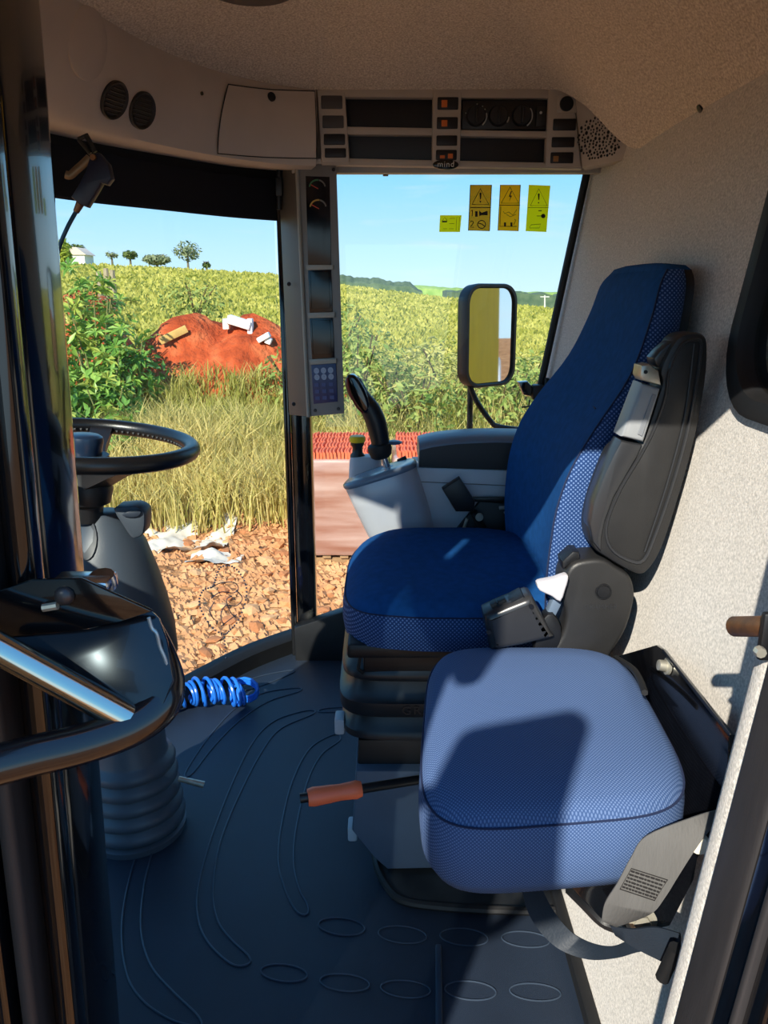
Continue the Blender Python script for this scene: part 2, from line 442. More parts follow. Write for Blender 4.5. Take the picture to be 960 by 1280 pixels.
# near pillar of the door (front side) with sealing ribs
def lean_col(prof, z0, z1, k, ref, bevel=0):
    rings = [[V((x, y+k*(z-ref), z)) for x, y in prof] for z in (z0, (z0+z1)/2, z1)]
    m_ = MB(); m_.loft(rings, True, True, True); return m_
def rect(x0, x1, y0, y1, r=.004):
    return [((x0+x1)/2+a, (y0+y1)/2+b) for a, b in rrect(x1-x0, y1-y0, r, 3)]
KL = -.034
t2 = struct('trim_2', lean_col(rect(.64, .74, .304, .458, .012), -.05, 1.56, KL, .9), black_gloss, 'glossy black door pillar with sealing ribs beside the steering wheel')
struct('seal_rib', lean_col(rect(.612, .645, .302, .322, .009), -.05, 1.56, KL, .9), black_gloss, '', t2)
struct('seal_rib', lean_col(rect(.60, .645, .336, .352, .007), -.05, 1.56, KL, .9), seal_grey, '', t2)
struct('seal_rib', lean_col(rect(.61, .645, .366, .386, .009), -.05, 1.56, KL, .9), black_gloss, '', t2)
# door jamb (rear side): fabric wrapped flange, seal, outer frame
KR = -.10
struct('trim_3', lean_col([(.648, -.299), (.640, -.296), (.619, -.291), (.614, -.293), (.612, -.40), (.60, -.60), (.68, -.60), (.655, -.31)], -.06, 1.56, KR, .42), fabric_wall, 'grey fabric wrapped edge of the door opening beside the folding seat')
t4 = struct('trim_4', lean_col(rect(.555, .611, -.42, -.288, .006), -.06, 1.56, KR, .42), seal_grey, 'ribbed black door seal and frame at the edge of the doorway')
struct('seal_rib', lean_col(rect(.522, .555, -.45, -.289, .006), -.06, 1.56, KR, .42), black_gloss, '', t4)
struct('seal_rib', lean_col(rect(.514, .522, -.45, -.283, .003), -.06, 1.56, KR, .42), seal_grey, '', t4)
struct('seal_rib', lean_col(rect(.490, .514, -.45, -.289, .005), -.06, 1.56, KR, .42), black_gloss, '', t4)
struct('trim_5', lean_col(rect(.45, .490, -.95, -.297, .006), -1.2, 1.60, KR, .42), brown_dark, 'dark brown outer panel beside the doorway')
# door header, sill
mb = MB(); mb.box((.63, -.08, 1.495), (.10, 1.10, .125), bevel=.012); struct('trim_6', mb, black_pl, 'black header bar over the doorway')
mb = MB(); mb.box((.575, -.02, -.03), (.07, .86, .07), bevel=.01); struct('trim_7', mb, black_pl, 'black door sill')

mb = sweep(WC[-16:], [(-.012, -.3), (.03, -.3), (.03, .98), (-.012, .98)])
struct('wall_left', mb, black_gloss, 'added black panel at the front of the doorway blocking sun from the floor')  # added panel, stops sunlight reaching the floor on this side
# outer roof (shades the cab)
mb = MB(); mb.box((1.50, .07, 1.93), (2.05, 1.75, .08), bevel=.03)
mb.box((.54, -.10, 1.74), (.06, 1.25, .40), bevel=.02); mb.box((2.50, .0, 1.74), (.06, 1.6, .40), bevel=.02)
mb.box((1.5, -.72, 1.74), (2.0, .05, .40), bevel=.02)
struct('roof', mb, yellow_paint, 'yellow outer roof of the cab')
struct('roof_visor', sweep(WC, [(-.08, 1.56), (-.03, 1.56), (-.03, 1.95), (-.08, 1.95)]), yellow_paint, 'yellow front edge of the outer roof')

# ------------------------------------------------------------------ ceiling
LIP = [(2.20, .18), (2.16, .28), (2.04, .41), (1.85, .53), (1.60, .635), (1.30, .68), (1.00, .64), (.74, .50)]
TOP = [(2.20, .175), (2.15, .275), (2.03, .39), (1.86, .48), (1.62, .540), (1.35, .56), (1.00, .53), (.72, .44)]
OUT = [(2.40, .30), (2.31, .43), (2.17, .54), (1.97, .68), (1.70, .795), (1.40, .83), (1.05, .765), (.74, .52)]
def c2(l, n=6): return [(p.x, p.y) for p in cr([(x, y, 0) for x, y in l], n)]
lipc, topc, outc = c2(LIP), c2(TOP), c2(OUT)
bound = [V((x, y, 1.70)) for x, y in topc]
bound += [V(p) for p in ((.66, .40, 1.56), (.60, .30, 1.53), (.60, 0, 1.53), (.60, -.3, 1.53), (.61, -.52, 1.525), (.70, -.59, 1.52), (.95, -.592, 1.52), (1.2, -.592, 1.52), (1.45, -.592, 1.52), (1.7, -.592, 1.52), (1.90, -.590, 1.515), (1.98, -.575, 1.53), (2.04, -.545, 1.575), (2.10, -.50, 1.64), (2.17, -.45, 1.69), (2.2, -.42, 1.70), (2.2, -.3, 1.70), (2.2, -.1, 1.70), (2.2, .08, 1.70))]
bound = cr(bound, 2, True)
ctr = V((1.35, 0, 1.80))
rings = []
for k in range(13):
    t = k/12; f = 1-(1-t)**3.2
    rings.append([V((b.x+(ctr.x-b.x)*t*.97, b.y+(ctr.y-b.y)*t*.97, b.z+(1.80-b.z)*f)) for b in bound])
mb = MB(); mb.loft(rings, True, False, True)
mb.loft([bound, [V((b.x+(b.x-ctr.x)*.12, b.y+(b.y-ctr.y)*.12, b.z+.03)) for b in bound]])
ceiling = struct('ceiling', mb, headliner, 'brown grey fabric headliner of the cab', smooth=80)

# near roof edge moulding at the top
mb = MB(); mb.lathe([(.10, -.01), (.10, .006), (.085, .014), (.0, .016)], at(312, -22, Z=1.772), (0, 0, -1), 32, True, False); 
solo('dome_lamp', mb, mat('lamp_lens', (70, 62, 56), .3), 'dark oval dome lamp on the headliner', 'lamp')
b_ = BVHTree.FromPolygons([v.co for v in ceiling.data.vertices], [tuple(p.vertices) for p in ceiling.data.polygons])
p, n = hit(b_, 876, 136)
if n.dot(ray(876, 136)) > 0: n = -n
mb = MB(); mb.lathe([(.009, 0), (.009, .003), (.004, .005)], p, n, 14)
solo('trim_clip', mb, black_pl, 'small dark trim clip pressed into the headliner', 'clip')
# ------------------------------------------------------------------ front overhead console (curved)
fc = Thing('overhead_console', 'curved beige overhead console with two round air vents above the windscreen', 'console', (1.9, .6, 1.5))
def con_sec(i):
    (lx, ly), (tx, ty), (ox, oy) = lipc[i], topc[i], outc[i]
    L, T, O = V((lx, ly, 1.515)), V((tx, ty, 1.70)), V((ox, oy, 1.535))
    inn_ = (T-L); inn_.z = 0
    nrm = V((1.5-lx, -ly, 0)).normalized()
    s = [O, O.lerp(L, .6)+V((0, 0, -.004)), L.lerp(O, .12)+V((0, 0, -.004)), L+V((0, 0, .004))]
    for k in range(1, 9):
        t = k/8
        s.append(L.lerp(T, t)+nrm*(.022*math.sin(math.pi*min(1, t*1.0))*(1-.3*t)))
    return s
secs = [con_sec(i) for i in range(len(lipc))]
mb = MB(); mb.loft(secs, False); mb.bm.normal_update()
con_bvh = BVHTree.FromBMesh(mb.bm)
shell = fc.part('shell', mb, beige)
def chit(px, py):
    p, n = hit(con_bvh, px, py)
    k = 0
    while n is None and k < 40:
        k += 1; px -= .5; py += .15 if py < 150 else -.15
        p, n = hit(con_bvh, px, py)
    if n.dot(ray(px, py)) > 0: n = -n
    return p, n
vent_m = mat('vent_black', (34, 31, 30), .5, bump=.2, bscale=300)
for px, py in ((142, 125), (177, 138)):
    p, n = chit(px, py)
    mb = MB(); mb.lathe([(.037, -.003), (.038, .004), (.036, .007), (.032, .005), (.030, .002), (.006, .004), (.0, .004)], p, n, 32, True, False)
    ve = fc.part('air_vent', mb, vent_m)
    mb = MB()
    u = n.cross(V((0, 0, 1))).normalized(); w = n.cross(u)
    for k in range(-3, 4):
        h = math.sqrt(.029**2-(k*.008)**2)
        mb.tube([p+n*.005+w*k*.008-u*h, p+n*.005+w*k*.008+u*h], .0016, 6)
    fc.part('vane', mb, vent_m, ve)
# round soft lamp recess cover above the vents
p, n = chit(110, 55)
mb = MB(); mb.lathe([(.062, -.004), (.062, .001), (.058, .003), (.035, .005), (0.0, .006)], p, n, 32, True, False)
fc.part('blank_cover', mb, beige)
# compartment lid: patch of the face between the seam and the switch panel, slightly proud
lid_pts = [(286, 104), (340, 116), (394, 116), (397, 200), (330, 200), (272, 193), (274, 150)]
P = [chit(px, py) for px, py in ((284, 106), (312, 110), (340, 113), (368, 114), (393, 115))]
Q = [chit(px, py) for px, py in ((274, 150), (304, 154), (334, 157), (364, 159), (395, 160))]
R = [chit(px, py) for px, py in ((271, 191), (302, 194), (333, 196), (364, 197), (397, 198))]
rows = []
for t in range(9):
    f = t/8
    row = []
    for k in range(5):
        a, b, c = P[k][0]+P[k][1]*.004, Q[k][0]+Q[k][1]*.004, R[k][0]+R[k][1]*.004
        row.append(a*(1-f)*(1-2*f)+b*4*f*(1-f)+c*f*(2*f-1))
    rows.append(row)
mb = MB(); mb.loft(rows, False)
lid = fc.part('compartment_lid', mb, beige)
mb = MB(); mb.tube(rows[0]+[r[-1] for r in rows[1:]]+list(reversed(rows[-1]))[1:]+[r[0] for r in reversed(rows[1:-1])], .0014, 6, closed=True)
fc.part('lid_seam', mb, dark_slot, lid)
p, n = chit(338, 122); mb = MB(); mb.disc(p+n*.003, n, .011, .006); fc.part('lid_lock', mb, black_pl, lid)
p, n = chit(252, 117); mb = MB(); mb.disc(p, n, .004, .003, 12); fc.part('screw', mb, vent_m)
# seam groove between the console and the lid, continuing over the shell
g = [chit(px, py)[0] for px, py in ((284, 101), (277, 120), (271, 145), (268, 170), (268, 193))]

# ------------------------------------------------------------------ overhead switch panel above the side window
XP = 2.195
sw = Thing('switch_panel', 'grey overhead switch panel with radio slots and rotary knobs above side window', 'panel', (2.2, -.1, 1.5))
def pr(x0, y0, x1, y1, x2=None, X=XP, th=.03, bev=.003):
    # rectangle between pixels on the panel face, thickness behind
    a, b = at(x0, y0, X=X), at(x1, y1, X=X)
    m_ = MB(); m_.box(((X+X+th)/2, (a.y+b.y)/2, (a.z+b.z)/2), (th, abs(a.y-b.y), abs(a.z-b.z)), bevel=bev); return m_
def prq(pts, X=XP, th=.03, bev=.003):
    m_ = MB(); m_.prism([at(px, py, X=X) for px, py in pts], (th, 0, 0), bev); return m_
mb = MB(); mb.box((2.27, -.20, 1.62), (.03, .90, .22)); sw.part('carrier', mb, beige_d)
sw.part('back_plate', prq([(397, 113), (716, 113), (726, 206), (402, 205)], 2.225, .02), dark_slot)
for q in ([(396, 111), (716, 109), (716, 123), (397, 121)], [(402, 197), (728, 204), (728, 211), (402, 206)],
          [(430, 158), (547, 160), (547, 169), (431, 168)], [(575, 162), (690, 164), (690, 172), (575, 170)]):
    sw.part('frame_bar', prq(q, XP+.004, .03), beige_d)
cols = ([(396, 113), (431, 115), (437, 204), (402, 204)], [(541, 114), (577, 115), (575, 209), (540, 206)], [(686, 111), (716, 110), (727, 209), (682, 208)])
for q in cols: sw.part('switch_column', prq(q, XP, .034, .004), beige_d)
grey_btn = mat('button_grey', (66, 62, 62), .5)
icon_o = mat('icon_orange', (214, 110, 40), .5); icon_w = mat('print_white', (205, 205, 200), .5)
def button(x0, y0, x1, y1, m_=dark_slot):
    return sw.part('switch', pr(x0, y0, x1, y1, X=XP-.003, th=.012, bev=.003), m_)
for y0, y1, m_ in ((119, 136, grey_btn), (144, 160, grey_btn), (167, 181, dark_slot), (185, 197, dark_slot)):
    button(401+(y0-119)*.07, y0, 428+(y0-119)*.07, y1, m_)
for i, (y0, y1) in enumerate(((121, 137), (146, 161), (169, 182), (187, 200))):
    b = button(547-(y0-121)*.03, y0, 573-(y0-121)*.03, y1)
    if i < 2:
        sw.part('icon', pr(552, y0+4, 559, y1-3, X=XP-.0045, th=.002, bev=0), icon_o, b)
    if i == 3:
        sw.part('icon', pr(550, y1-6, 556, y1-2, X=XP-.0045, th=.002, bev=0), icon_o, b)
        sw.part('icon', pr(560, y1-8, 566, y1-2, X=XP-.0045, th=.002, bev=0), icon_o, b)
for y0, y1 in ((148, 163), (171, 184), (190, 204)):
    b = button(692-(y0-148)*.08, y0, 720-(y0-148)*.08, y1)
    if y0 == 190: sw.part('icon', pr(692, 195, 698, 202, X=XP-.0045, th=.002, bev=0), mat('icon_bronze', (150, 110, 60), .5), b)
mb = MB(); mb.disc(at(708, 130, X=XP), (-1, 0, 0), .018, .006, 24); sw.part('round_knob', mb, black_pl)
sw.part('knob_plate', pr(697, 118, 722, 141, X=XP-.002, th=.01, bev=.003), beige_d)
# climate control unit
cu_ = sw.part('climate_unit', pr(578, 125, 687, 162, X=2.208, th=.02, bev=.002), mat('unit_black', (14, 15, 19), .4))
for k, (px, py) in enumerate(((595, 145), (623, 145), (652, 145))):
    c = at(px, py, X=2.206)
    mb = MB(); mb.lathe([(.026, 0), (.024, .012), (.022, .014), (0, .015)], c, (-1, 0, 0), 28, True, False); mb.box(c+V((-.018, 0, 0)), (.010, .007, .04), bevel=.002)
    kn = sw.part('rotary_knob', mb, black_pl, cu_)
    mb = MB(); r0 = .0275
    a0, a1 = ((-.9, .25), (-.6, -.1), (-1.0, .7))[k]
    mb.tube([c+V((-.002, -r0*math.cos(a0+(a1-a0)*t/10), r0*math.sin(a0+(a1-a0)*t/10))) for t in range(11)], .0018, 6)
    sw.part('scale_mark', mb, icon_w, kn)
    if k == 0:
        for a in (.6, .95, 1.5, 2.9):
            mb = MB(); mb.sphere(c+V((-.002, -r0*math.cos(a), r0*math.sin(a))), .002, 1); sw.part('scale_dot', mb, icon_w, kn)
sw.part('slider', pr(671, 133, 682, 158, X=2.203, th=.01, bev=.002), black_pl, cu_)
mb = MB(); mb.disc(at(676, 141, X=2.203), (-1, 0, 0), .0035, .003, 10); sw.part('indicator', mb, icon_w, cu_)
# oval badge under the middle column
c = at(557, 206, X=XP-.004)
mb = MB(); mb.lathe([(.034, 0), (.034, .003), (.031, .005), (0, .006)], c, (-1, 0, 0), 32, True, False)
bmesh.ops.scale(mb.bm, vec=(1, 1, .36), space=Matrix.Translation(-c), verts=mb.bm.verts)
bd = sw.part('badge', mb, black_gloss)
sw.part('lettering', text_mb('mind', .020, c+V((-.0075, 0, 0)), (0, -1, 0), (0, 0, 1), spacing=1.15), icon_w, bd)
# underside ledge towards the window
mb = MB(); mb.prism([V((2.20, .2, 1.525)), V((2.20, -.45, 1.515)), V((2.37, -.60, 1.535)), V((2.37, .25, 1.535))], (0, 0, .012)); sw.part('underside', mb, beige_d)

# ------------------------------------------------------------------ corner loudspeaker
spk = Thing('corner_speaker', 'grey corner loudspeaker cover with round perforated grille beside the switch panel', 'speaker', (2.1, -.5, 1.52))
def spx(px): return 2.197-max(0, (px-722))/80*.20
outl = [(716, 110), (738, 115), (753, 126), (763, 142), (771, 160), (782, 175), (800, 187), (806, 193), (790, 198), (760, 204), (728, 210), (722, 160)]
mb = MB(); mb.prism([at(px, py, X=spx(px)) for px, py in outl], (.05, -.02, .0), .004); spk.part('cover', mb, beige_d)
e = [at(px, py, X=spx(px)-.002) for px, py in ((736, 114), (753, 126), (763, 142), (771, 160), (782, 175), (800, 187), (808, 193))]
mb = MB(); mb.tube(cr(e, 5), .006, 8); spk.part('edge_bead', mb, beige_d)
fn = ((at(760, 160, X=spx(760))-at(730, 160, X=spx(730))).cross(at(740, 190, X=spx(740))-at(740, 150, X=spx(740)))).normalized()
if fn.x > 0: fn = -fn
random.seed(3); holes = []
tries = 0
while len(holes) < 130 and tries < 9000:
    tries += 1
    px, py = random.uniform(722, 776), random.uniform(147, 202)
    if ((px-749)/27)**2+((py-174)/27)**2 > 1: continue
    if py > 190+(776-px)*.3: continue
    r = random.uniform(1.0, 2.3)
    if all(math.hypot(px-a, py-b) > r+c+.7 for a, b, c in holes): holes.append((px, py, r))
mb = MB()
for px, py, r in holes:
    mb.lathe([(r*.0021, 0), (r*.0021, .0012), (0, .0013)], at(px, py, X=spx(px))+fn*.0008, fn, 7, False, False)
o = spk.part('grille_holes', mb, dark_slot); o['kind'] = 'stuff'

# ------------------------------------------------------------------ roller blind
ins = ws_inset(.035)[1:-8]
mb = sweep(ins, [(0, 1.405), (.006, 1.400), (.010, 1.405), (.006, 1.512), (0, 1.512)])
bl = solo('roller_blind', mb, mat('blind_cloth', (14, 15, 24), .8, bump=.3, bscale=300), 'dark blue roller blind pulled down a little along the windscreen top', 'blind')
mb = MB(); a = at(349, 205, X=2.33); b2 = at(349, 262, X=2.33); mb.tube([a, b2], .008, 10); mb.box(a.lerp(b2, .5), (.02, .02, .05), bevel=.004)
solo('blind_guide', mb, black_pl, 'black blind guide bracket beside the pillar display', 'bracket')

# ------------------------------------------------------------------ pillar display
pdsp = Thing('pillar_display', 'tall grey pillar display with gauges two screens and blue keypad', 'display', (2.2, .2, .87))
grey_pl = mat('grey_plastic', (112, 112, 112), .45, var=.05, vscale=15, bump=.08, bscale=800)
grey_side = mat('grey_plastic_light', (138, 136, 128), .45, var=.05, vscale=15)
# face quad from pixels (right edge nearer)
FX = lambda px, py: 2.24-(px-371)/58*.05
face = [(371, 203), (421, 207), (431, 517), (386, 521)]
F = [at(px, py, X=FX(px, py)) for px, py in face]
mb = MB(); mb.prism(F, (.045, .015, 0), .004); pdsp.part('housing', mb, grey_pl)
side = [(347, 203), (372, 202), (386, 521), (361, 520)]
S = [at(347, 203, X=2.36), F[0]+V((.004, .002, 0)), F[3]+V((.004, .002, 0)), at(361, 519, X=2.36)]
mb = MB(); mb.prism(S, (.05, -.03, 0), .004); pdsp.part('side_cover', mb, mat('side_brown', (84, 80, 74), .5))
mb = MB(); mb.tube([F[0]+V((-.001, 0, 0)), F[3]+V((-.001, 0, 0))], .006, 10); pdsp.part('edge_bead', mb, grey_side)
dfn = (F[1]-F[0]).cross(F[3]-F[0]).normalized()
if dfn.x > 0: dfn = -dfn
def dp(px, py, off=.0): 
    return on_plane(px, py, F[0], dfn)+dfn*off
def dquad(pts, off, th):
    m_ = MB(); m_.prism([dp(px, py, off) for px, py in pts], dfn*-th, .0015); return m_
scr = mat('screen_black', (9, 10, 20), .18, var=.1, vscale=20); scr2 = mat('screen_grey', (30, 36, 38), .2)
g0 = pdsp.part('gauge_panel', dquad([(382, 220), (412, 221), (414, 331), (385, 331)], .001, .003), scr)
s1 = pdsp.part('screen', dquad([(385, 338), (414, 337), (416, 390), (387, 391)], .001, .003), scr); pdsp.part('lcd', dquad([(388, 340), (411, 340), (413, 385), (390, 386)], .002, .001), scr2, s1)
s2 = pdsp.part('screen', dquad([(387, 398), (416, 397), (418, 447), (390, 449)], .001, .003), scr); pdsp.part('lcd', dquad([(390, 400), (413, 400), (415, 442), (392, 443)], .002, .001), scr2, s2)
kp = pdsp.part('keypad', dquad([(389, 456), (420, 454), (422, 502), (392, 505)], .001, .003), mat('keypad_blue', (16, 32, 84), .4))
for q in ([(383, 331), (417, 331), (417, 337), (384, 338)], [(385, 391), (419, 390), (419, 397), (386, 398)], [(387, 449), (421, 448), (421, 454), (388, 456)]):
    pdsp.part('divider_bar', dquad(q, .004, .006), grey_side)
for k in range(2):
    for j in range(3):
        mb = MB(); mb.lathe([(.0085, 0), (.0085, .001), (.0055, .001), (.005, .0008)], dp(396+j*8.8+k*.6, 463.5+k*8-j*.4, .0015), dfn, 16, True, False); mb.disc(dp(396+j*8.8+k*.6, 463.5+k*8-j*.4, .0015), dfn, .003, .0012, 8)
        pdsp.part('key', mb, mat('key_print', (140, 150, 172), .5), kp)
for k in range(3):
    for j in range(3):
        mb = MB(); mb.prism([dp(393.5+j*9+k*.6+dx, 479+k*8.2-j*.5+dy, .0015) for dx, dy in ((0, 0), (5.5, 0), (5.5, 4.5), (0, 4.5))], dfn*.0008, 0)
        pdsp.part('key', mb, mat('key_blue', (34, 52, 110), .4), kp)
for px, py, cols_ in ((397, 232, ((60, 120, 80), (110, 110, 110))), (398, 257, ((180, 150, 70), (110, 110, 115)))):
    for a0, a1, c_ in ((1.4, 3.0, cols_[0]), (.2, 1.3, cols_[1])):
        mb = MB(); L_ = [dp(px+10*math.cos(a0+(a1-a0)*t/8), py+3-10*math.sin(a0+(a1-a0)*t/8), .0015) for t in range(9)]
        mb.tube(L_, .0022, 6); pdsp.part('gauge_arc', mb, mat('gauge_%d_%d' % (c_[0], c_[1]), c_, .5), g0)
    mb = MB(); mb.tube([dp(px+1, py+4, .0015), dp(px-8, py-1, .0015)], .0012, 6); pdsp.part('needle', mb, mat('needle_red', (200, 80, 60), .5), g0)
for px, py in ((381, 209), (417, 212), (394, 513), (423, 511)):
    mb = MB(); mb.disc(dp(px, py, 0), dfn, .005, .002, 12); pdsp.part('screw', mb, dark_slot)
for px, py in ((361, 355), (367, 505)):
    mb = MB(); mb.disc(at(px, py, X=2.29), (-1, -.3, 0), .006, .004, 12); pdsp.part('screw', mb, dark_slot)
# rail and hook at the top of the side window
mb = MB(); mb.tube([at(424, 211, X=2.33), at(484, 213, X=2.33)], .006, 8); mb.tube([at(482, 211, X=2.33), at(482, 220, X=2.33)], .008, 10)
solo('window_rail', mb, black_pl, 'short black rail with a hook over the side window', 'rail')

# ------------------------------------------------------------------ warning stickers on the side window
XS = 2.369
def sticker(label, quad, base, draws, cat='sticker'):
    c = at(sum(q[0] for q in quad)/4, max(q[1] for q in quad), X=XS)
    T = Thing('warning_sticker', label, cat, c)
    m_ = MB(); m_.faces([at(px, py, X=XS) for px, py in quad], [(0, 1, 2, 3)]); T.part('sheet', m_, base)
    ink = mat('sticker_ink', (22, 20, 14), .6)
    m_ = MB()
    for d in draws:
        k = d[0]
        if k == 'l':
            m_.tube([at(px, py, X=XS-.0006) for px, py in d[2]], d[1], 5, closed=d[3] if len(d) > 3 else False)
        elif k == 'f':
            m_.prism([at(px, py, X=XS-.0002) for px, py in d[1]], (-.0006, 0, 0))
    T.part('print', m_, ink, smooth=0)
    for d in draws:
        if d[0] == 't':
            T.part('lettering', text_mb(d[1], d[3], at(d[2][0], d[2][1], X=XS-.001), (0, -1, 0), (0, 0, 1)), ink)
    return T
och = mat('sticker_ochre', (214, 168, 40), .5); amb = mat('sticker_amber', (250, 192, 24), .5); yel = mat('sticker_yellow', (250, 255, 20), .5)
for mm in (och, amb, yel):      # thin translucent film: daylight shines through
    t = mm.node_tree; tl = nd(t, 'ShaderNodeBsdfTranslucent'); ms = nd(t, 'ShaderNodeMixShader'); ms.inputs[0].default_value = .8
    tl.inputs['Color'].default_value = t.nodes['Principled BSDF'].inputs['Base Color'].default_value
    t.links.new(t.nodes['Principled BSDF'].outputs[0], ms.inputs[1]); t.links.new(tl.outputs[0], ms.inputs[2]); t.links.new(ms.outputs[0], t.nodes['Material Output'].inputs['Surface'])
def tri(cx, top, bot, hw): return [(cx, top), (cx+hw, bot), (cx-hw, bot)]
def circ(cx, cy, r, n=14): return [(cx+r*math.cos(2*math.pi*k/n), cy+r*math.sin(2*math.pi*k/n)) for k in range(n)]
sticker('ochre warning sticker on side window with exclamation triangle, horn and numbers one and two',
        [(588, 231), (615, 231), (612, 289), (585, 288)], och,
        [('l', .0016, tri(600.5, 236, 255.5, 10.5), True), ('f', [(599.3, 241), (602, 241), (601.2, 249), (600, 249)]), ('f', circ(600.5, 252, 1.1, 8)),
         ('l', .0012, [(588, 259.5), (613, 259.5)]), ('l', .0012, [(588, 231.5), (614.5, 231.5), (612, 288.5), (585.5, 288)], True),
         ('l', .0013, [(589, 263.5), (590.5, 262.5), (590.3, 270)]), ('l', .0012, [(588, 278), (589, 276.5), (591, 276.5), (591.6, 278.5), (588, 284), (592, 284)]),
         ('f', [(599, 263), (602, 266), (609, 263.5), (609, 269), (602, 269), (599, 270)]), ('l', .0014, [(609, 264), (609, 269)]),
         ('l', .0013, circ(602, 280.5, 5), True), ('l', .0013, [(598, 279), (602, 280), (606, 283)]), ('f', [(594, 264), (597, 264), (597, 271), (594, 271)])])
sticker('amber warning sticker on side window with a lightning triangle and tree symbol',
        [(625, 231), (651, 231), (648, 289), (622, 288)], amb,
        [('l', .0014, tri(637.5, 234, 254, 11), True), ('f', [(638.5, 239), (636, 246), (638, 246), (636.5, 252), (640, 244.5), (638, 244.5), (640, 239)]),
         ('l', .001, [(624, 256.5), (650, 256.5)]), ('l', .001, [(625.5, 231.5), (650.5, 231.5), (648, 288.5), (622.5, 288)], True),
         ('l', .001, [(626, 258), (625, 283), (646, 283)]), ('f', [(630, 278), (632.5, 278), (632.5, 283), (630, 283)]), ('f', [(638, 278), (640.5, 278), (640.5, 283), (638, 283)]),
         ('l', .0007, [(629, 264), (631, 267), (636, 265), (641, 269), (646, 262)]), ('l', .0007, [(633, 268), (638, 271), (645, 268)]), ('l', .0008, [(642, 281), (645, 275), (643, 274)])])
sticker('bright yellow warning sticker on side window with exclamation triangle and key symbol',
        [(661, 231), (688, 232), (683, 290), (657, 289)], yel,
        [('l', .001, tri(673.5, 236, 257, 10.5), True), ('f', [(672.3, 242), (674.6, 242), (674, 250), (673, 250)]), ('f', circ(673.2, 253.5, .9, 8)),
         ('l', .0006, [(660, 259.5), (686, 259.5)]), ('l', .0013, [(673, 263.5), (677, 263.5)]), ('f', circ(679, 270, 2.8, 10)), ('l', .0009, [(671, 270), (678, 270)]),
         ('l', .0006, [(662, 284), (664, 281), (676, 280), (674, 285), (662, 285)], True)])
sticker('small square yellow instruction sticker lower on the side window',
        [(550, 269), (577, 269), (575, 290), (549, 290)], yel,
        [('l', .0007, [(553, 276), (556, 271.5), (559, 276)]), ('f', [(552.5, 276), (559, 276), (558.5, 278), (553, 278)]), ('l', .0005, [(562, 273), (569, 273)]), ('l', .0005, [(561.5, 279.5), (568, 279.5)]), ('l', .0005, [(561, 286), (567, 286)]),
         ('l', .0005, [(554, 286), (559, 286)]), ('l', .0005, [(571, 271.5), (574.5, 271.5), (573.5, 288), (570, 288)], True)])

# ------------------------------------------------------------------ rosary decal on the windscreen
def wpix(px, py):
    p, n = hit(ws_bvh, px, py)
    return p-ray(px, py).normalized()*.002
mb = MB()
loop = [(276, 709), (290, 708), (301, 718), (308, 735), (306, 755), (298, 775), (288, 787), (280, 793), (266, 785), (254, 768), (249, 752), (254, 738), (266, 733), (270, 722)]
for p in cr([wpix(*q) for q in loop], 4, True)[::1]:
    mb.sphere(p, .0036, 1)
for k in range(7): mb.sphere(wpix(280.5+k*.3, 797+k*4.2), .0032, 1)
for l in ([(264, 735), (275, 729), (292, 728), (298, 735), (292, 741), (276, 740), (264, 748)], [(296, 738), (303, 748), (296, 757), (282, 757), (276, 770), (280, 782)], [(268, 752), (262, 764), (268, 775)], [(290, 745), (283, 750), (288, 765), (295, 772)], [(276, 783), (285, 776), (296, 768)]):
    mb.tube(cr([wpix(*q) for q in l], 5), .0016, 5)
solo('rosary_decal', mb, mat('decal_ink', (44, 52, 72), .6), 'dark outline decal of a bead rosary stuck on the windscreen', 'decal')
# ------------------------------------------------------------------ driver's seat
blue_smooth = mat('seat_cloth_blue', (22, 72, 128), .9, var=.12, vscale=60, bump=.25, bscale=900, spec=.08)
blue_dots = dotted('seat_cloth_dotted', (24, 54, 102), (96, 122, 168), 190, lo=.20, hi=.36)
blue_weave = dotted('seat_cloth_weave', (54, 78, 120), (96, 118, 158), 300, lo=.20, hi=.45)
blue_weave_t = dotted('seat_cloth_weave_top', (54, 78, 120), (96, 118, 158), 300, lo=.20, hi=.45, ax='XY')
stitch = mat('stitch_dark', (16, 32, 66), .9)
sk = mat('seat_plastic', (33, 33, 34), .46, var=.1, vscale=25, bump=.12, bscale=600, col2=None)
sk_gloss = mat('seat_plastic_gloss', (44, 45, 48), .28, var=.05, vscale=20)
SX = 1.52
ds = Thing('driver_seat', 'blue cloth driver seat with folded up armrest on a black bellows base', 'seat', (SX, -.13, 0))
# cushion
q = [V((1.26, .085, 0)), V((1.26, -.37, 0)), V((1.785, -.37, 0)), V((1.785, .085, 0))]
def cz(p, z):
    f = max(0, p.y+.04)/.125
    return V((p.x, p.y, z-.022*f*f))
def ring(s, z, e=3.4): return [cz(p, z) for p in quad_ring(q, s, 56, e)]
mb = MB(); mb.loft([ring(.90, .563), ring(.985, .575), ring(1.0, .598), ring(.995, .622), ring(.975, .638)])
ds.part('cushion_side', mb, blue_dots)
mb = MB(); mb.loft([ring(.975, .638), ring(.93, .652), ring(.84, .662), ring(.65, .664), ring(.4, .660), ring(.12, .658)], True, False, True)
cu = ds.part('cushion', mb, blue_smooth, smooth=80)
mb = MB(); mb.tube(ring(.976, .639), .0016, 6, closed=True); ds.part('piping', mb, stitch, cu)
mb = MB(); mb.box((SX, -.14, .556), (.44, .42, .03), bevel=.008); ds.part('cushion_pan', mb, black_pl)
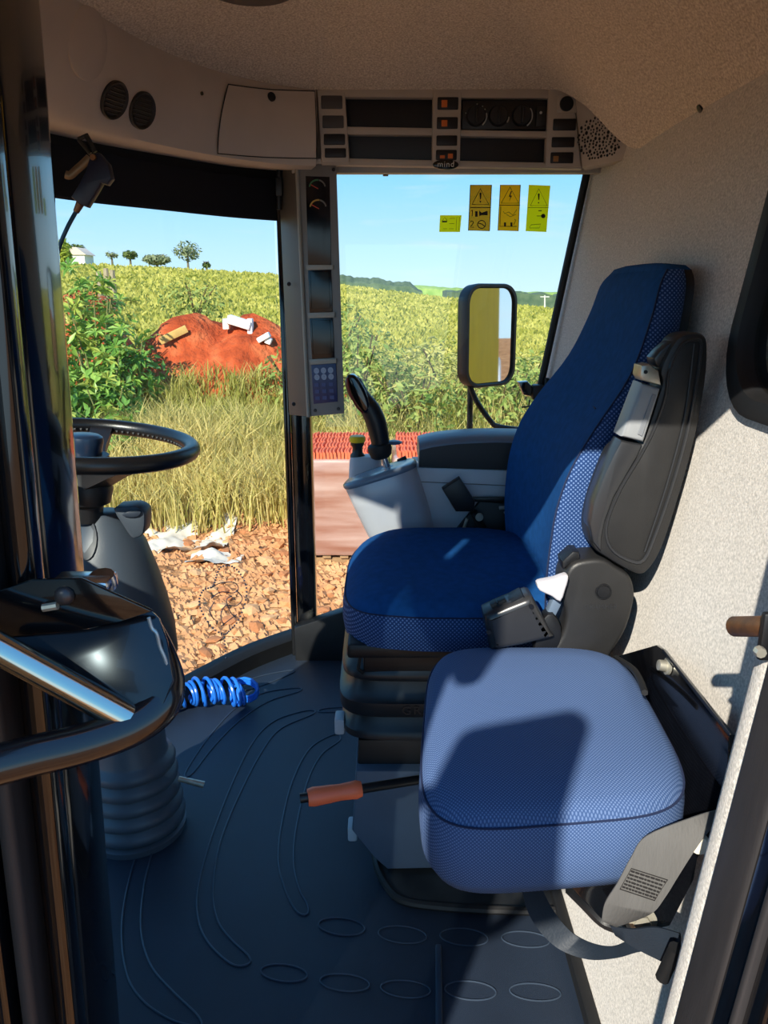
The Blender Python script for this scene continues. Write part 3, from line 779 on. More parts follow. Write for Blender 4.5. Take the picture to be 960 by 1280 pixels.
# backrest as arcs along stations
ST = [(.61, -.295, .235, .10), (.70, -.288, .255, .115), (.767, -.289, .262, .12), (.839, -.296, .262, .12), (.909, -.316, .26, .11), (.976, -.353, .252, .095), (1.065, -.412, .232, .072), (1.155, -.446, .208, .058), (1.212, -.461, .195, .05), (1.236, -.476, .178, .034)]
ST = [tuple(p) for p in [(a.x, a.y, a.z, 0) for a in cr([(s[0], s[1], s[2]) for s in ST], 4)]]
TH = cr([(.10, 0, 0), (.115, 0, 0), (.12, 0, 0), (.12, 0, 0), (.11, 0, 0), (.095, 0, 0), (.072, 0, 0), (.058, 0, 0), (.05, 0, 0), (.034, 0, 0)], 4)
fr, nr, fa, rr, sm = [], [], [], [], []
for (z, y, h, _), th in zip(ST, TH):
    t = th.x
    con = .035*min(1, max(0, (1.2-z)/.35))
    arc = []
    for k in range(17):
        x = -1+k/8
        arc.append(V((SX+x*(h-.008), y+.006*(1-abs(x)**6)-con*(1-abs(x)**2.2), z)))
    fr.append(arc)
    side = [(-h+.008, 0), (-h+.002, -.006), (-h, -.016), (-h, -t*.5), (-h+.012, -t*.85), (-h+.03, -t)]
    nr.append([V((SX+a, y+b, z)) for a, b in side]); fa.append([V((SX-a, y+b, z)) for a, b in side])
    sm.append(V((SX-h+.007, y+.001, z)))
    rr.append([V((SX-h+.03, y-t, z)), V((SX-h+.024, y-t-.012, z)), V((SX-h*.4, y-t-.022, z)), V((SX+h*.4, y-t-.022, z)), V((SX+h-.024, y-t-.012, z)), V((SX+h-.03, y-t, z))])
mb = MB(); mb.loft(fr, False); br = ds.part('backrest', mb, blue_smooth, smooth=70)
mb = MB(); mb.loft(nr, False); ds.part('side_bolster', mb, blue_dots, br, smooth=70)
mb = MB(); mb.loft(fa, False); ds.part('side_bolster', mb, blue_dots, br, smooth=70)
mb = MB(); mb.loft(rr, False); ds.part('back_shell', mb, black_pl, br, smooth=70)
# rounded top cap closing the backrest
top = fr[-1]+list(reversed(fa[-1]))[::-1][1:]
capring = fr[-1]+fa[-1][1:]+list(reversed(rr[-1]))[1:-1]+list(reversed(nr[-1]))[:-1]
cc = sum(capring, V())/len(capring)
mb = MB(); mb.loft([capring, [p.lerp(cc, .12)+V((0, 0, .008)) for p in capring], [p.lerp(cc, .5)+V((0, 0, .013)) for p in capring], [p.lerp(cc, .9)+V((0, 0, .014)) for p in capring]], True, False, True)
ds.part('top_cap', mb, blue_smooth, br, smooth=80)
mb = MB(); mb.tube(sm, .0016, 6); ds.part('piping', mb, stitch, br)
mb = MB(); mb.tube([V((SX-.16, -.376-.0, 1.0)), V((SX-.05, -.391, 1.0)), V((SX+.08, -.391, 1.0))], .002, 6); ds.part('seam', mb, stitch, br)
# folded armrest
XA = 1.185
def pa(pts, X): return [at(px, py, X=X) for px, py in pts]
arm = [(846, 424), (868, 416), (882, 420), (886, 436), (883, 480), (871, 545), (852, 615), (829, 685), (812, 713), (800, 719), (782, 712), (757, 697), (743, 686), (737, 668), (740, 640), (752, 602), (768, 566), (783, 556), (801, 556), (812, 530), (822, 498), (828, 478), (826, 462)]
mb = MB(); mb.prism(cr(pa(arm, XA), 3, True), (.062, 0, 0), .008); ar = ds.part('armrest', mb, sk)
arm2 = [(851, 432), (868, 425), (876, 430), (872, 470), (858, 545), (838, 615), (818, 672), (805, 700), (790, 702), (768, 690), (758, 672), (760, 648), (776, 610), (800, 570), (818, 535), (832, 495), (836, 465)]
mb = MB(); mb.tube(cr(pa(arm2, XA-.001), 3, True), .0028, 6, closed=True); ds.part('moulded_bead', mb, sk_gloss, ar)
mb = MB(); mb.tube(cr(pa([(868, 430), (856, 520), (834, 605), (806, 690)], XA-.001), 6), .0016, 6); ds.part('moulded_bead', mb, sk_gloss, ar)
fl = [(777, 551), (790, 554), (804, 556), (797, 572), (784, 594), (768, 622), (757, 652), (753, 672), (752, 691), (741, 678), (737, 655), (742, 628), (757, 590), (767, 569)]
mb = MB(); mb.prism(pa(fl, XA-.006), (.05, 0, 0), .006); ds.part('lower_flank', mb, sk_gloss, ar)
mb = MB(); mb.prism(pa([(803, 479), (826, 486), (805, 553), (777, 546)], XA-.010), (.05, 0, 0), .006, 3); hd = ds.part('release_grip', mb, mat('grip_grey', (146, 150, 154), .4, var=.05, vscale=20), ar)
mb = MB(); mb.prism(pa([(816, 492), (821, 494), (803, 546), (797, 543)], XA-.0115), (.01, 0, 0), .001, 1); ds.part('grip_groove', mb, mat('grip_grey_dark', (120, 124, 130), .4), hd)
mb = MB(); mb.prism(pa([(802, 457), (812, 455), (824, 464), (827, 482), (803, 476), (800, 470)], XA-.006), (.04, 0, 0), .004); bk = ds.part('hinge_bracket', mb, zinc, ar)
mb = MB(); mb.disc(at(807, 465, X=XA-.007), (-1, 0, 0), .003, .002, 10); ds.part('pin_hole', mb, dark_slot, bk)
mb = MB(); mb.prism(cr(pa([(818, 448), (836, 430), (852, 421), (848, 430), (830, 452), (824, 460)], XA+.01), 2, True), (.04, 0, 0), .003); ds.part('upper_flank', mb, sk_gloss, ar)
# recliner cover
rec = [(716, 706), (735, 700), (756, 700), (772, 710), (787, 720), (793, 735), (793, 752), (784, 785), (768, 812), (745, 840), (690, 840), (690, 815), (702, 795), (708, 770), (704, 745), (706, 722)]
mb = MB(); mb.prism(cr(pa(rec, 1.19), 3, True), (.07, 0, 0), .008, 3); rc = ds.part('recliner_cover', mb, sk)
mb = MB(); mb.lathe([(.0135, 0), (.0135, .003), (.0115, .003), (.0115, .002), (.0105, .0045), (0, .005)], at(754, 739, X=1.19), (-1, 0, 0), 24, True, False); ds.part('button', mb, black_pl, rc)
ds.part('lettering', text_mb('GRAMMER', .012, at(751, 759, X=1.1893), (0, -1, 0), (0, .05, 1), .0006), sk_gloss, rc)
mb = MB(); mb.prism(pa([(704, 712), (716, 703), (726, 700), (724, 690), (716, 690), (703, 702)], 1.20), (.04, 0, 0), .003); ds.part('hinge_block', mb, black_pl, rc)
mb = MB(); mb.prism(cr(pa([(672, 731), (678, 728), (694, 725), (708, 720), (711, 724), (707, 738), (701, 753), (690, 746), (675, 739)], 1.175), 2, True), (.022, 0, 0), .004, 3)
ds.part('lever', mb, mat('lever_white', (192, 190, 196), .4), label='white recliner lever')
mb = MB(); mb.prism(pa([(692, 748), (703, 754), (694, 772), (680, 776)], 1.20), (.02, 0, 0), .003); ds.part('lever_plate', mb, mat('plate_bluegrey', (92, 108, 128), .4))
mb = MB(); mb.prism(cr(pa([(678, 775), (692, 768), (702, 785), (700, 806), (690, 815), (668, 812)], 1.19), 2, True), (.03, 0, 0), .004); ds.part('knuckle', mb, black_pl)
# adjuster box on the cushion's near side
ad = pa([(606, 776), (612, 768), (655, 750), (664, 748), (670, 754), (689, 792), (688, 800), (620, 814), (614, 808)], 1.172)
mb = MB(); mb.prism(cr(ad, 2, True), (.06, 0, 0), .012, 3); ab = ds.part('adjuster_box', mb, sk_gloss)
mb = MB(); mb.prism(pa([(607, 770), (654, 746), (660, 749), (611, 775)], 1.18), (.045, 0, 0), .003); ds.part('box_lid', mb, black_pl, ab)
for l in ([(613, 757), (621, 753), (624, 760), (616, 764)], [(622, 753), (632, 749), (634, 755), (624, 760)], [(636, 751), (648, 746), (650, 750), (638, 756)]):
    mb = MB(); mb.prism(pa(l, 1.19), (.02, 0, 0), .002); ds.part('rocker_key', mb, black_pl, ab)
for px, py in ((611, 790), (664, 758)):
    mb = MB(); mb.disc(at(px, py, X=1.171), (-1, 0, 0), .004, .002, 10); ds.part('screw', mb, dark_slot, ab)
# bellows and pedestal
bq = [V((1.34, .085, 0)), V((1.34, -.335, 0)), V((1.74, -.335, 0)), V((1.74, .085, 0))]
def br_(s, z): return [V((p.x, p.y, z)) for p in quad_ring(bq, s, 56, 7)]
bel = mat('bellows_rubber', (30, 33, 38), .42, var=.1, vscale=15)
mb = MB(); mb.loft([br_(*a) for a in ((.84, .565), (.88, .53), (.975, .494), (1.0, .488), (1.0, .476), (.98, .472), (.92, .470), (.94, .448), (1.0, .432), (1.03, .428), (1.03, .402), (1.01, .397), (.92, .395), (.95, .378), (.99, .364), (1.01, .36), (1.01, .346), (.98, .342), (.88, .340))], True, True, True)
be = ds.part('bellows', mb, bel, smooth=50)
ds.part('lettering', text_mb('GRAMMER', .026, V((1.3335, -.105, .4145)), (0, -1, 0), (0, 0, 1), .0024, 1.25), bel, be)
mb = MB(); mb.box((1.355, -.11, .515), (.02, .30, .05), bevel=.004); ds.part('rail_cover', mb, black_pl)
mb = MB(); mb.tube([V((1.345, .045, .53)), V((1.342, .05, .50)), V((1.345, .04, .49))], .004, 6); mb.tube(cr([V((1.35, .03, .545)), V((1.345, -.02, .555)), V((1.345, -.10, .548)), V((1.35, -.2, .55))], 5), .006, 8); ds.part('cable', mb, black_rub)
pg = mat('pedestal_plastic', (86, 98, 116), .5, var=.06, vscale=10, bump=.1, bscale=700)
ped = [(448, 925), (560, 925), (560, 968), (446, 968)]
mb = MB(); mb.prism(pa(ped, 1.385), (.30, 0, 0), .006); ds.part('pedestal_top', mb, black_pl)
ped = [(445, 964), (620, 964), (620, 1085), (484, 1088), (468, 1074), (440, 1040), (443, 1000)]
mb = MB(); mb.prism(pa(ped, 1.36), (.35, 0, 0), .008); pe = ds.part('pedestal', mb, pg)
for px, py, w, h in ((425, 903, 5, 9), (441, 1036, 4, 9)):
    c = at(px, py, X=1.40); mb = MB(); mb.box(c, (.04, .02, .035), bevel=.004); ds.part('clip', mb, mat('clip_grey', (176, 182, 190), .5), pe)
rim = [at(px, py, Z=.012) for px, py in ((470, 1062), (472, 1084), (484, 1108), (505, 1126), (560, 1134), (640, 1138), (700, 1138), (733, 1136))]
rimc = cr(rim, 5)
mb = MB(); mb.prism(rimc+[V((1.72, -.33, .012)), V((1.72, .05, .012))], (0, 0, -.010)); bp_ = ds.part('base_plate', mb, mat('plate_scuffed', (22, 24, 27), .35, col2=(48, 50, 52), vscale=14, detail=8))
mb = MB(); mb.tube(rimc, .009, 8); ds.part('rim', mb, black_rub, bp_)
# orange handled lever
a, b, c, d = at(540, 972, X=1.25), at(452, 986, X=1.18), at(385, 997, X=1.16), at(375, 998, X=1.158)
mb = MB(); mb.tube([a, b, d], .0085, 10); lv = ds.part('lever_rod', mb, black_pl)
gp = [b.lerp(c, t/10) for t in range(11)]
mb = MB(); mb.tube(gp, [.0135, .0165, .0155, .015, .0145, .015, .0158, .016, .0165, .017, .0150], 14); ds.part('lever_grip', mb, mat('orange_plastic', (255, 118, 74), .45), lv, label='orange plastic lever grip')
# ------------------------------------------------------------------ seat belt buckle beside the far side of the seat
sb = Thing('seat_belt_buckle', 'black seat belt buckle on a stalk between driver seat and armrest console', 'buckle', at(590, 680, X=1.80))
mb = MB(); mb.prism(pa([(553, 612), (575, 598), (594, 627), (592, 640), (570, 640)], 1.79), (.03, 0, 0), .004); sb.part('buckle', mb, black_pl)
mb = MB(); mb.tube([at(592, 640, X=1.80), at(612, 675, X=1.81)], .010, 8); sb.part('stalk', mb, black_rub)
mb = MB(); mb.tube([at(584, 648, X=1.80), at(575, 675, X=1.81)], .004, 8); sb.part('rod', mb, zinc)
mb = MB(); mb.disc(at(599, 646, X=1.795), (-1, 0, 0), .010, .006, 12); sb.part('bolt', mb, zinc)

# ------------------------------------------------------------------ armrest console with joystick
ac = Thing('armrest_console', 'grey armrest console with padded top and silver joystick tub beside the driver seat', 'console', at(590, 680, X=1.9))
lg = mat('light_grey_plastic', (186, 191, 200), .45, var=.04, vscale=12, bump=.06, bscale=800)
pad_side = mat('pad_dark', (46, 46, 48), .6, bump=.1, bscale=600); pad_top = mat('pad_top_sky_sheen', (104, 118, 136), .35)  # pad top coloured lighter and bluer to imitate the sky reflecting on it
padp = [(524, 562), (540, 558), (570, 554), (620, 552), (700, 554), (700, 590), (524, 584)]
XC = 1.85
mb = MB(); mb.prism(pa(padp, XC), (.012, 0, 0), .003); ac.part('pad_face', mb, pad_side)
tp = [(524, 562), (540, 558), (570, 554), (620, 552), (700, 554)]
tpc = cr(pa(tp, XC), 4)
rings = []
for p in tpc:
    rings.append([p, p+V((.006, 0, .006)), p+V((.05, 0, .016)), p+V((.10, 0, .016)), p+V((.135, 0, .004)), p+V((.14, 0, -.03)), p+V((.006, 0, -.05))])
mb = MB(); mb.loft(rings, True, True, True); ac.part('arm_pad', mb, pad_top, smooth=60)
mb = MB(); mb.prism(pa([(517, 584), (700, 590), (700, 634), (660, 630), (600, 625), (565, 668), (558, 690), (540, 690), (528, 640)], XC+.004), (.13, 0, 0), .004); sp_ = ac.part('side_panel', mb, lg)
mb = MB(); mb.tube(pa([(520, 602), (655, 608)], XC+.003), .0012, 6); ac.part('panel_seam', mb, grey_pl, sp_)
mb = MB(); mb.prism(pa([(600, 627), (662, 632), (700, 640), (700, 720), (552, 715), (566, 668)], XC-.01), (.10, 0, 0), .004); mech = ac.part('slide_mechanism', mb, mat('mech_black', (13, 14, 18), .5))
mb = MB(); mb.box(at(620, 624, X=XC-.014), (.012, .12, .012), bevel=.003); ac.part('slide_rail', mb, black_pl, mech)
for l in ([(624, 635), (644, 633), (644, 641)], [(633, 674), (650, 672)], [(630, 640), (656, 656)]):
    mb = MB(); mb.tube(pa(l, XC-.02), .005 if len(l) > 1 and l[0][1] != 640 else .003, 8); ac.part('spring_hook', mb, mat('hook_white', (150, 156, 160), .5), mech)
# silver tub
TB = [at(427, 613, X=1.77), at(520, 584, X=1.79), at(519, 573, X=1.96), at(436, 600, X=1.94)]
BB = [at(466, 692, X=1.80), at(548, 668, X=1.80), at(545, 660, X=1.92), at(470, 682, X=1.92)]
def tubring(f, s, off=(0, 0, 0)): return quad_ring([TB[k].lerp(BB[k], f) for k in range(4)], s, 40, 3.2, off)
silver = mat('silver_plastic', (184, 188, 196), .38, .2, var=.03, vscale=10)
tub = ac
mb = MB(); mb.loft([tubring(0, .97), tubring(.02, 1.0), tubring(.35, 1.0), tubring(.75, .98), tubring(.93, .94), tubring(1.0, .85)], True, False, True); tb = tub.part('tub', mb, silver, smooth=60)
mb = MB(); mb.loft([tubring(.03, 1.01), tubring(0, 1.03), tubring(-.03, 1.01), tubring(-.05, .93), tubring(-.06, .6), tubring(-.055, .2)], True, False, True); lidp = tub.part('top_plate', mb, mat('top_plate_grey', (112, 128, 146), .25), smooth=60)
mb = MB(); mb.lathe([(.024, 0), (.02, .008), (.012, .012), (.0, .012)], at(487, 589, X=1.86), (-.05, .2, 1), 20, True, False); tub.part('shaft_collar', mb, silver, lidp)
mb = MB(); mb.loft([[p+V((0, 0, h)) for p in quad_ring([at(435, 604, X=1.96), at(478, 602, X=1.96), at(478, 596, X=2.05), at(437, 598, X=2.05)], s_, 24, 4)] for s_, h in ((1, 0), (.95, .05), (.9, .066), (.7, .068))], True, True, True); gb = tub.part('switch_box', mb, lg)
yb = at(447, 571, X=1.99)
mb = MB(); mb.lathe([(.020, -.01), (.020, .004), (.014, .012), (.013, .025), (.018, .034), (.018, .040)], yb, (0, 0, 1), 20); sn = tub.part('switch_neck', mb, black_pl, gb)
mb = MB(); mb.lathe([(.0195, .040), (.021, .043), (.021, .053), (.018, .056), (0, .057)], yb, (0, 0, 1), 20, True, False); tub.part('push_button', mb, mat('button_yellow', (238, 202, 30), .4), sn, label='yellow push button')
for l in ([(492, 592), (510, 586)], [(497, 585), (508, 580)]):
    mb = MB(); mb.tube([at(px, py-8, X=1.93) for px, py in l], .006, 8); tub.part('toggle', mb, black_pl, lidp)
# joystick
js = Thing('joystick', 'black curved multifunction joystick with buttons on its head', 'joystick', at(486, 592, X=1.86))
mb = MB(); mb.tube([at(487, 594, X=1.86), at(478, 566, X=1.86)], .0085, 12); js.part('shaft', mb, chrome)
mb = MB(); mb.lathe([(.018, -.022), (.026, -.016), (.030, .0), (.029, .012), (.024, .016)], at(475, 562, X=1.86), (0, .22, 1), 24); js.part('boot_ring', mb, black_rub)
path = cr([at(px, py, X=1.86) for px, py in ((476, 560), (474, 545), (470, 528), (463, 512), (454, 500), (446, 488), (441, 476), (440, 471))], 4)
rad = cr([(.021, 0, 0), (.0235, 0, 0), (.025, 0, 0), (.024, 0, 0), (.022, 0, 0), (.023, 0, 0), (.020, 0, 0), (.012, 0, 0)], 4)
mb = MB(); mb.tube(path, [r.x for r in rad], 16, flat=1.0); js.part('handle', mb, black_pl, smooth=80)
hp = cr(pa([(433, 474), (437, 469), (444, 470), (452, 480), (460, 497), (463, 512), (456, 517), (448, 510), (439, 495)], 1.836), 3, True)
mb = MB(); mb.prism(hp, (.048, 0, 0), .008, 3); jh = js.part('head', mb, black_gloss)
mb = MB(); mb.tube(cr(pa([(434, 472), (437, 490), (446, 508), (454, 516)], 1.834), 4), .0028, 6); js.part('red_band', mb, mat('band_red', (120, 44, 40), .4), jh)
for px, py in ((446, 474), (451, 482), (455, 490), (459, 500), (460, 509)):
    mb = MB(); mb.sphere(at(px, py, X=1.852), (.012, .007, .007), 2); js.part('button', mb, mat('button_grey_gloss', (110, 118, 128), .25), jh)
mb = MB(); mb.sphere(at(492, 553, X=1.87), (.022, .022, .0055), 2); js.part('palm_rest', mb, mat('palm_blue', (64, 98, 140), .35))

# ------------------------------------------------------------------ folding passenger seat
ps = Thing('folding_seat', 'square blue woven folding passenger seat on a black wall bracket in the doorway', 'seat', (1.0, -.25, .45))
ZT = .605
pq = [at(516, 1046, Z=ZT-.02), at(890, 1016, Z=ZT-.01), at(778, 812, Z=ZT), at(534, 810, Z=ZT)]
pqb = [p.copy() for p in pq]
def prg(s, z, e=4.5): return [V((p.x, p.y, z+(p.z-ZT))) for p in quad_ring(pq, s, 64, e)]
mb = MB(); mb.loft([prg(.80, ZT-.118), prg(.93, ZT-.108), prg(.985, ZT-.085), prg(1.0, ZT-.05), prg(.995, ZT-.02), prg(.98, ZT-.004)], True, True)
ps.part('cushion_side', mb, blue_weave, smooth=70)
mb = MB(); mb.loft([prg(.98, ZT-.004), prg(.95, ZT+.008), prg(.88, ZT+.016), prg(.7, ZT+.022), prg(.4, ZT+.024), prg(.1, ZT+.024)], True, False, True)
pc = ps.part('cushion', mb, blue_weave_t, smooth=80)
mb = MB(); mb.tube(prg(.982, ZT-.003), .0015, 6, closed=True); ps.part('piping', mb, stitch, pc)
# black back bracket along the wall
bw = lambda px, py, o=.03: on_wall(px, py, o)
pts = [bw(764, 822), bw(820, 806), bw(828, 812), bw(912, 918), bw(905, 1010), bw(860, 1080), bw(800, 1000), bw(770, 900)]
nw = V((0, -1, -.15)).normalized()
mb = MB(); mb.prism(pts, nw*.008, .002); bk2 = ps.part('back_bracket', mb, black_gloss)
mb = MB(); mb.prism([bw(828, 812, .032), bw(912, 918, .032), bw(912, 918, .05)+V((0, .0, .002)), bw(828, 812, .05)+V((0, 0, .002))], V((0, 0, -.004)), 0); ps.part('bracket_lip', mb, black_pl, bk2)
mb = MB(); mb.lathe([(.013, 0), (.013, .004), (.009, .005), (.008, .016), (.0, .017)], bw(836, 833, .031), -nw, 16, True, False); ps.part('wall_bolt', mb, zinc, bk2)
mb = MB(); mb.tube(cr([bw(770, 822, .06), bw(790, 835, .06), bw(800, 850, .07), bw(806, 866, .08)], 4), .005, 6); ps.part('wire', mb, black_rub, bk2)
sup = [at(px, py, X=.80) for px, py in ((690, 1070), (880, 1030), (868, 1100), (838, 1158), (800, 1168), (752, 1150), (720, 1118))]
mb = MB(); mb.prism(sup, (.012, 0, 0), .003); ps.part('side_bracket', mb, black_gloss)
mb = MB(); mb.lathe([(.017, 0), (.017, .004), (.012, .005), (.011, .012), (0, .0125)], at(801, 1151, X=.798), (-1, .1, .3), 6, True, False); mb.lathe([(.020, -.001), (.020, .003)], at(801, 1151, X=.798), (-1, .1, .3), 20); ps.part('bolt', mb, zinc)
mb = MB(); mb.disc(at(874, 1052, X=.77), (-1, .5, .2), .012, .01, 14); ps.part('bumper', mb, mat('bumper_cream', (220, 212, 190), .5))
mb = MB(); mb.tube(cr([at(712, 1112, X=.83), at(730, 1130, X=.83), at(752, 1152, X=.82), at(770, 1160, X=.81)], 4), .007, 8); ps.part('stay_rod', mb, black_pl)
# grey lap belt over the corner
belt_g = mat('belt_grey', (96, 95, 94), .8, var=.08, vscale=30, bump=.3, bscale=300, stretch=(1, 1, .2))
belt_n = mat('belt_navy', (24, 34, 46), .6, var=.1, vscale=30, bump=.2, bscale=300)
bt = Thing('lap_belt', 'grey webbing lap belt folded over the corner of the folding seat', 'belt', at(770, 1150, X=.76))
Lp = [at(896, 1012, X=.79), at(868, 1020, X=.77), at(808, 1044, X=.757), at(788, 1072, X=.752), at(772, 1102, X=.752), at(756, 1128, X=.755), at(752, 1150, X=.765)]
Rp = [at(900, 1030, X=.79), at(888, 1036, X=.77), at(872, 1056, X=.757), at(850, 1090, X=.752), at(830, 1122, X=.752), at(812, 1142, X=.755), at(770, 1158, X=.765)]
L2, R2 = cr(Lp, 5), cr(Rp, 5)
mb = MB(); mb.ribbon(L2, R2, .003, (-1, .2, .4)); bo = bt.part('webbing', mb, belt_g, smooth=60)
ink = mat('belt_ink', (34, 32, 32), .7)
def bpt(u, v):   # u along, v across
    k = u*(len(L2)-1); i = min(int(k), len(L2)-2); f = k-i
    return L2[i].lerp(L2[i+1], f).lerp(R2[i].lerp(R2[i+1], f), v)+V((-.0045, .001, .0018))
mb = MB()
random.seed(5)
for k in range(6):
    u0 = .57+k*.022
    v = .12
    while v < .8:
        w = random.uniform(.03, .09); mb.tube([bpt(u0, v), bpt(u0, min(v+w, .82))], .0011, 5); v += w+.025
mb.tube([bpt(.555, .1), bpt(.555, .84), bpt(.70, .84), bpt(.70, .1)], .0006, 5, closed=True)
bt.part('printed_label', mb, ink, bo)
lb = Thing('hanging_belt', 'dark navy belt strap hanging in a loop under the folding seat', 'belt', at(740, 1195, X=.86))
La = [(652, 1112), (660, 1140), (676, 1165), (700, 1186), (735, 1198), (770, 1196), (800, 1188), (825, 1190), (842, 1200)]
Ra = [(678, 1112), (690, 1135), (705, 1155), (722, 1170), (745, 1180), (768, 1182), (792, 1172), (815, 1168), (850, 1172)]
xs = [.90, .89, .88, .87, .85, .82, .79, .77, .74]
mb = MB(); mb.ribbon(cr([at(a, b, X=x) for (a, b), x in zip(La, xs)], 5), cr([at(a, b, X=x+.008) for (a, b), x in zip(Ra, xs)], 5), .003, (-1, 0, .3)); lb.part('strap', mb, belt_n, smooth=60)
La = [(762, 1156), (790, 1160), (820, 1158), (850, 1166)]; Ra = [(768, 1168), (795, 1185), (825, 1200), (850, 1212)]
mb = MB(); mb.ribbon(cr([at(a, b, X=.775-.008*i) for i, (a, b) in enumerate(La)], 5), cr([at(a, b, X=.775-.008*i) for i, (a, b) in enumerate(Ra)], 5), .003, (-1, 0, .3)); lb.part('strap', mb, belt_n, smooth=60)
mb = MB(); mb.tube([at(845, 1185, X=.72), at(828, 1222, X=.73)], .0085, 10); lb.part('strap_end', mb, black_rub)

# ------------------------------------------------------------------ steering column
st = Thing('steering_column', 'dark grey steering column with black wheel on a rubber bellows foot', 'steering wheel', (1.52, .58, 0))
colg = mat('column_plastic', (58, 66, 76), .45, var=.06, vscale=10, bump=.1, bscale=700)
rub2 = mat('bellows_grey', (72, 82, 94), .45, var=.08, vscale=12)
B0 = at(166, 1022, Z=0.0); B0 = V((1.52, .575, 0))
prof = [(.110, 0), (.112, .015)]
for k in range(5):
    z = .02+k*.036; r = .106-k*.003
    prof += [(r-.006, z), (r+.004, z+.008), (r+.006, z+.018), (r+.002, z+.028), (r-.008, z+.034)]
prof += [(.082, .205), (.078, .30), (.075, .40)]
mb = MB(); mb.lathe(prof, B0, (0, .0, 1), 40); st.part('bellows', mb, rub2, smooth=60)
T0 = V((1.45, .553, .50))
prof = [(.07, -.12), (.112, -.06), (.122, -.02), (.120, .04), (.110, .10), (.096, .16), (.078, .22), (.055, .262), (.034, .282), (.032, .285)]
mb = MB(); mb.lathe(prof, T0, (0, 0, 1), 40); cv = st.part('column_cover', mb, colg, smooth=60)
cvb = BVHTree.FromPolygons([v.co+st.loc for v in cv.data.vertices], [tuple(p.vertices) for p in cv.data.polygons])
def cvh(px, py):
    p, n = hit(cvb, px, py)
    if n.dot(ray(px, py)) > 0: n = -n
    return p, n
ov = [(95+(-4 if k else 0)*0+14*math.cos(2*math.pi*k/20), 673+27*math.sin(2*math.pi*k/20)) for k in range(20)]
ovp = [cvh(px+13, py) for px, py in ov]
mb = MB(); mb.prism([p+n*.001 for p, n in ovp], (-.004, 0, 0), .001); st.part('oval_recess', mb, mat('recess_dark', (34, 40, 48), .5), cv)
# stalk box
bx = cr([at(px, py, X=1.38) for px, py in ((141, 637), (152, 634), (168, 633), (178, 638), (181, 645), (179, 667), (170, 673), (163, 672), (152, 656))], 2, True)
mb = MB(); mb.prism(bx, (.05, 0, 0), .006); sbx = st.part('switch_pod', mb, colg, cv)
mb = MB(); mb.prism(cr([at(px, py, X=1.374) for px, py in ((152, 644), (166, 637), (176, 640), (172, 646), (160, 647))], 2, True), (.01, 0, 0), .002); st.part('pod_cap', mb, mat('pod_cap', (40, 48, 60), .4), sbx)
WCn = V((1.43, .565, .925)); tilt = V((.02, -.10, 1)).normalized()
mb = MB(); mb.lathe([(.034, -.150), (.034, -.120), (.048, -.112), (.052, -.085), (.046, -.07), (.044, -.02)], WCn, tilt, 28); hb = st.part('hub', mb, black_pl)
u = tilt.cross(V((1, 0, 0))).normalized(); w = tilt.cross(u)
rim_ = [WCn+(u*math.cos(2*math.pi*k/64)+w*math.sin(2*math.pi*k/64))*.197 for k in range(64)]
mb = MB(); mb.tube(rim_, .0155, 14, closed=True); wh = st.part('rim', mb, mat('wheel_rubber', (16, 17, 20), .32, bump=.1, bscale=400))
mb = MB()
for k in range(96):
    a = 2*math.pi*k/96
    mb.sphere(WCn+(u*math.cos(a)+w*math.sin(a))*.1835-tilt*.006, (.0045, .0045, .0045), 1)
o = st.part('finger_grips', mb, black_pl, wh); o['kind'] = 'stuff'
for a in (2.45, .6, -1.4):
    d_ = u*math.cos(a)+w*math.sin(a); s_ = tilt.cross(d_)
    P0, P1 = WCn-tilt*.065+d_*.03, WCn+d_*.192
    rings = [[P0.lerp(P1, f)+s_*wd-tilt*hh, P0.lerp(P1, f)+s_*wd+tilt*hh, P0.lerp(P1, f)-s_*wd+tilt*hh, P0.lerp(P1, f)-s_*wd-tilt*hh] for f, wd, hh in ((0, .028, .02), (.5, .020, .010), (1, .022, .006))]
    mb = MB(); mb.loft(rings, True, True, True); st.part('spoke', mb, black_pl)
mb = MB(); mb.lathe([(.03, -.03), (.032, -.008), (.034, .004), (.032, .013), (.026, .017), (0, .018)], WCn, tilt, 28, True, False); st.part('hub_cap', mb, mat('hubcap_blue', (26, 42, 64), .3))
mb = MB(); mb.tube([V((1.52, .47, .13)), at(255, 981, X=1.52)], [.006, .008], 10); st.part('tilt_pedal', mb, zinc)
mb = MB(); mb.tube(cr([at(96, 600, X=1.40), at(95, 625, X=1.40), at(98, 640, X=1.40)], 4), .003, 6); st.part('cable', mb, black_rub)

# ------------------------------------------------------------------ blue coiled air hose and blow gun
hose_b = mat('hose_blue', (34, 112, 214), .3)
ax = cr([at(px, py, Z=.045) for px, py in ((214, 872), (245, 866), (275, 864), (305, 868))], 30)
pts = []
N = len(ax)*14
for k in range(N):
    f = k/(N-1)*(len(ax)-1); i = min(int(f), len(ax)-2); p = ax[i].lerp(ax[i+1], f-i)
    a = 2*math.pi*k/N*11+.5*math.sin(k*.02); rr_ = .036+.006*math.sin(k*.013+1)
    pts.append(p+V((math.cos(a)*rr_*.9, math.cos(a)*.02+.008*math.sin(k*.017), math.sin(a)*rr_+.002)))
ch = Thing('coiled_air_hose', 'bright blue coiled air hose lying on the floor by the windscreen', 'hose', at(265, 880, Z=0))
mb = MB(); mb.tube(pts[::3], .0052, 8); ch.part('coil', mb, hose_b)
e = pts[-1]
p2 = at(306, 866, Z=.03)
lo_ = [p2+V((.035*math.cos(t*.55)*.8, .045*math.cos(t*.55+.4), .03*math.sin(t*.55)+.006*t*.1)) for t in range(36)]
mb = MB(); mb.tube(lo_, .0052, 8); ch.part('coil', mb, hose_b)
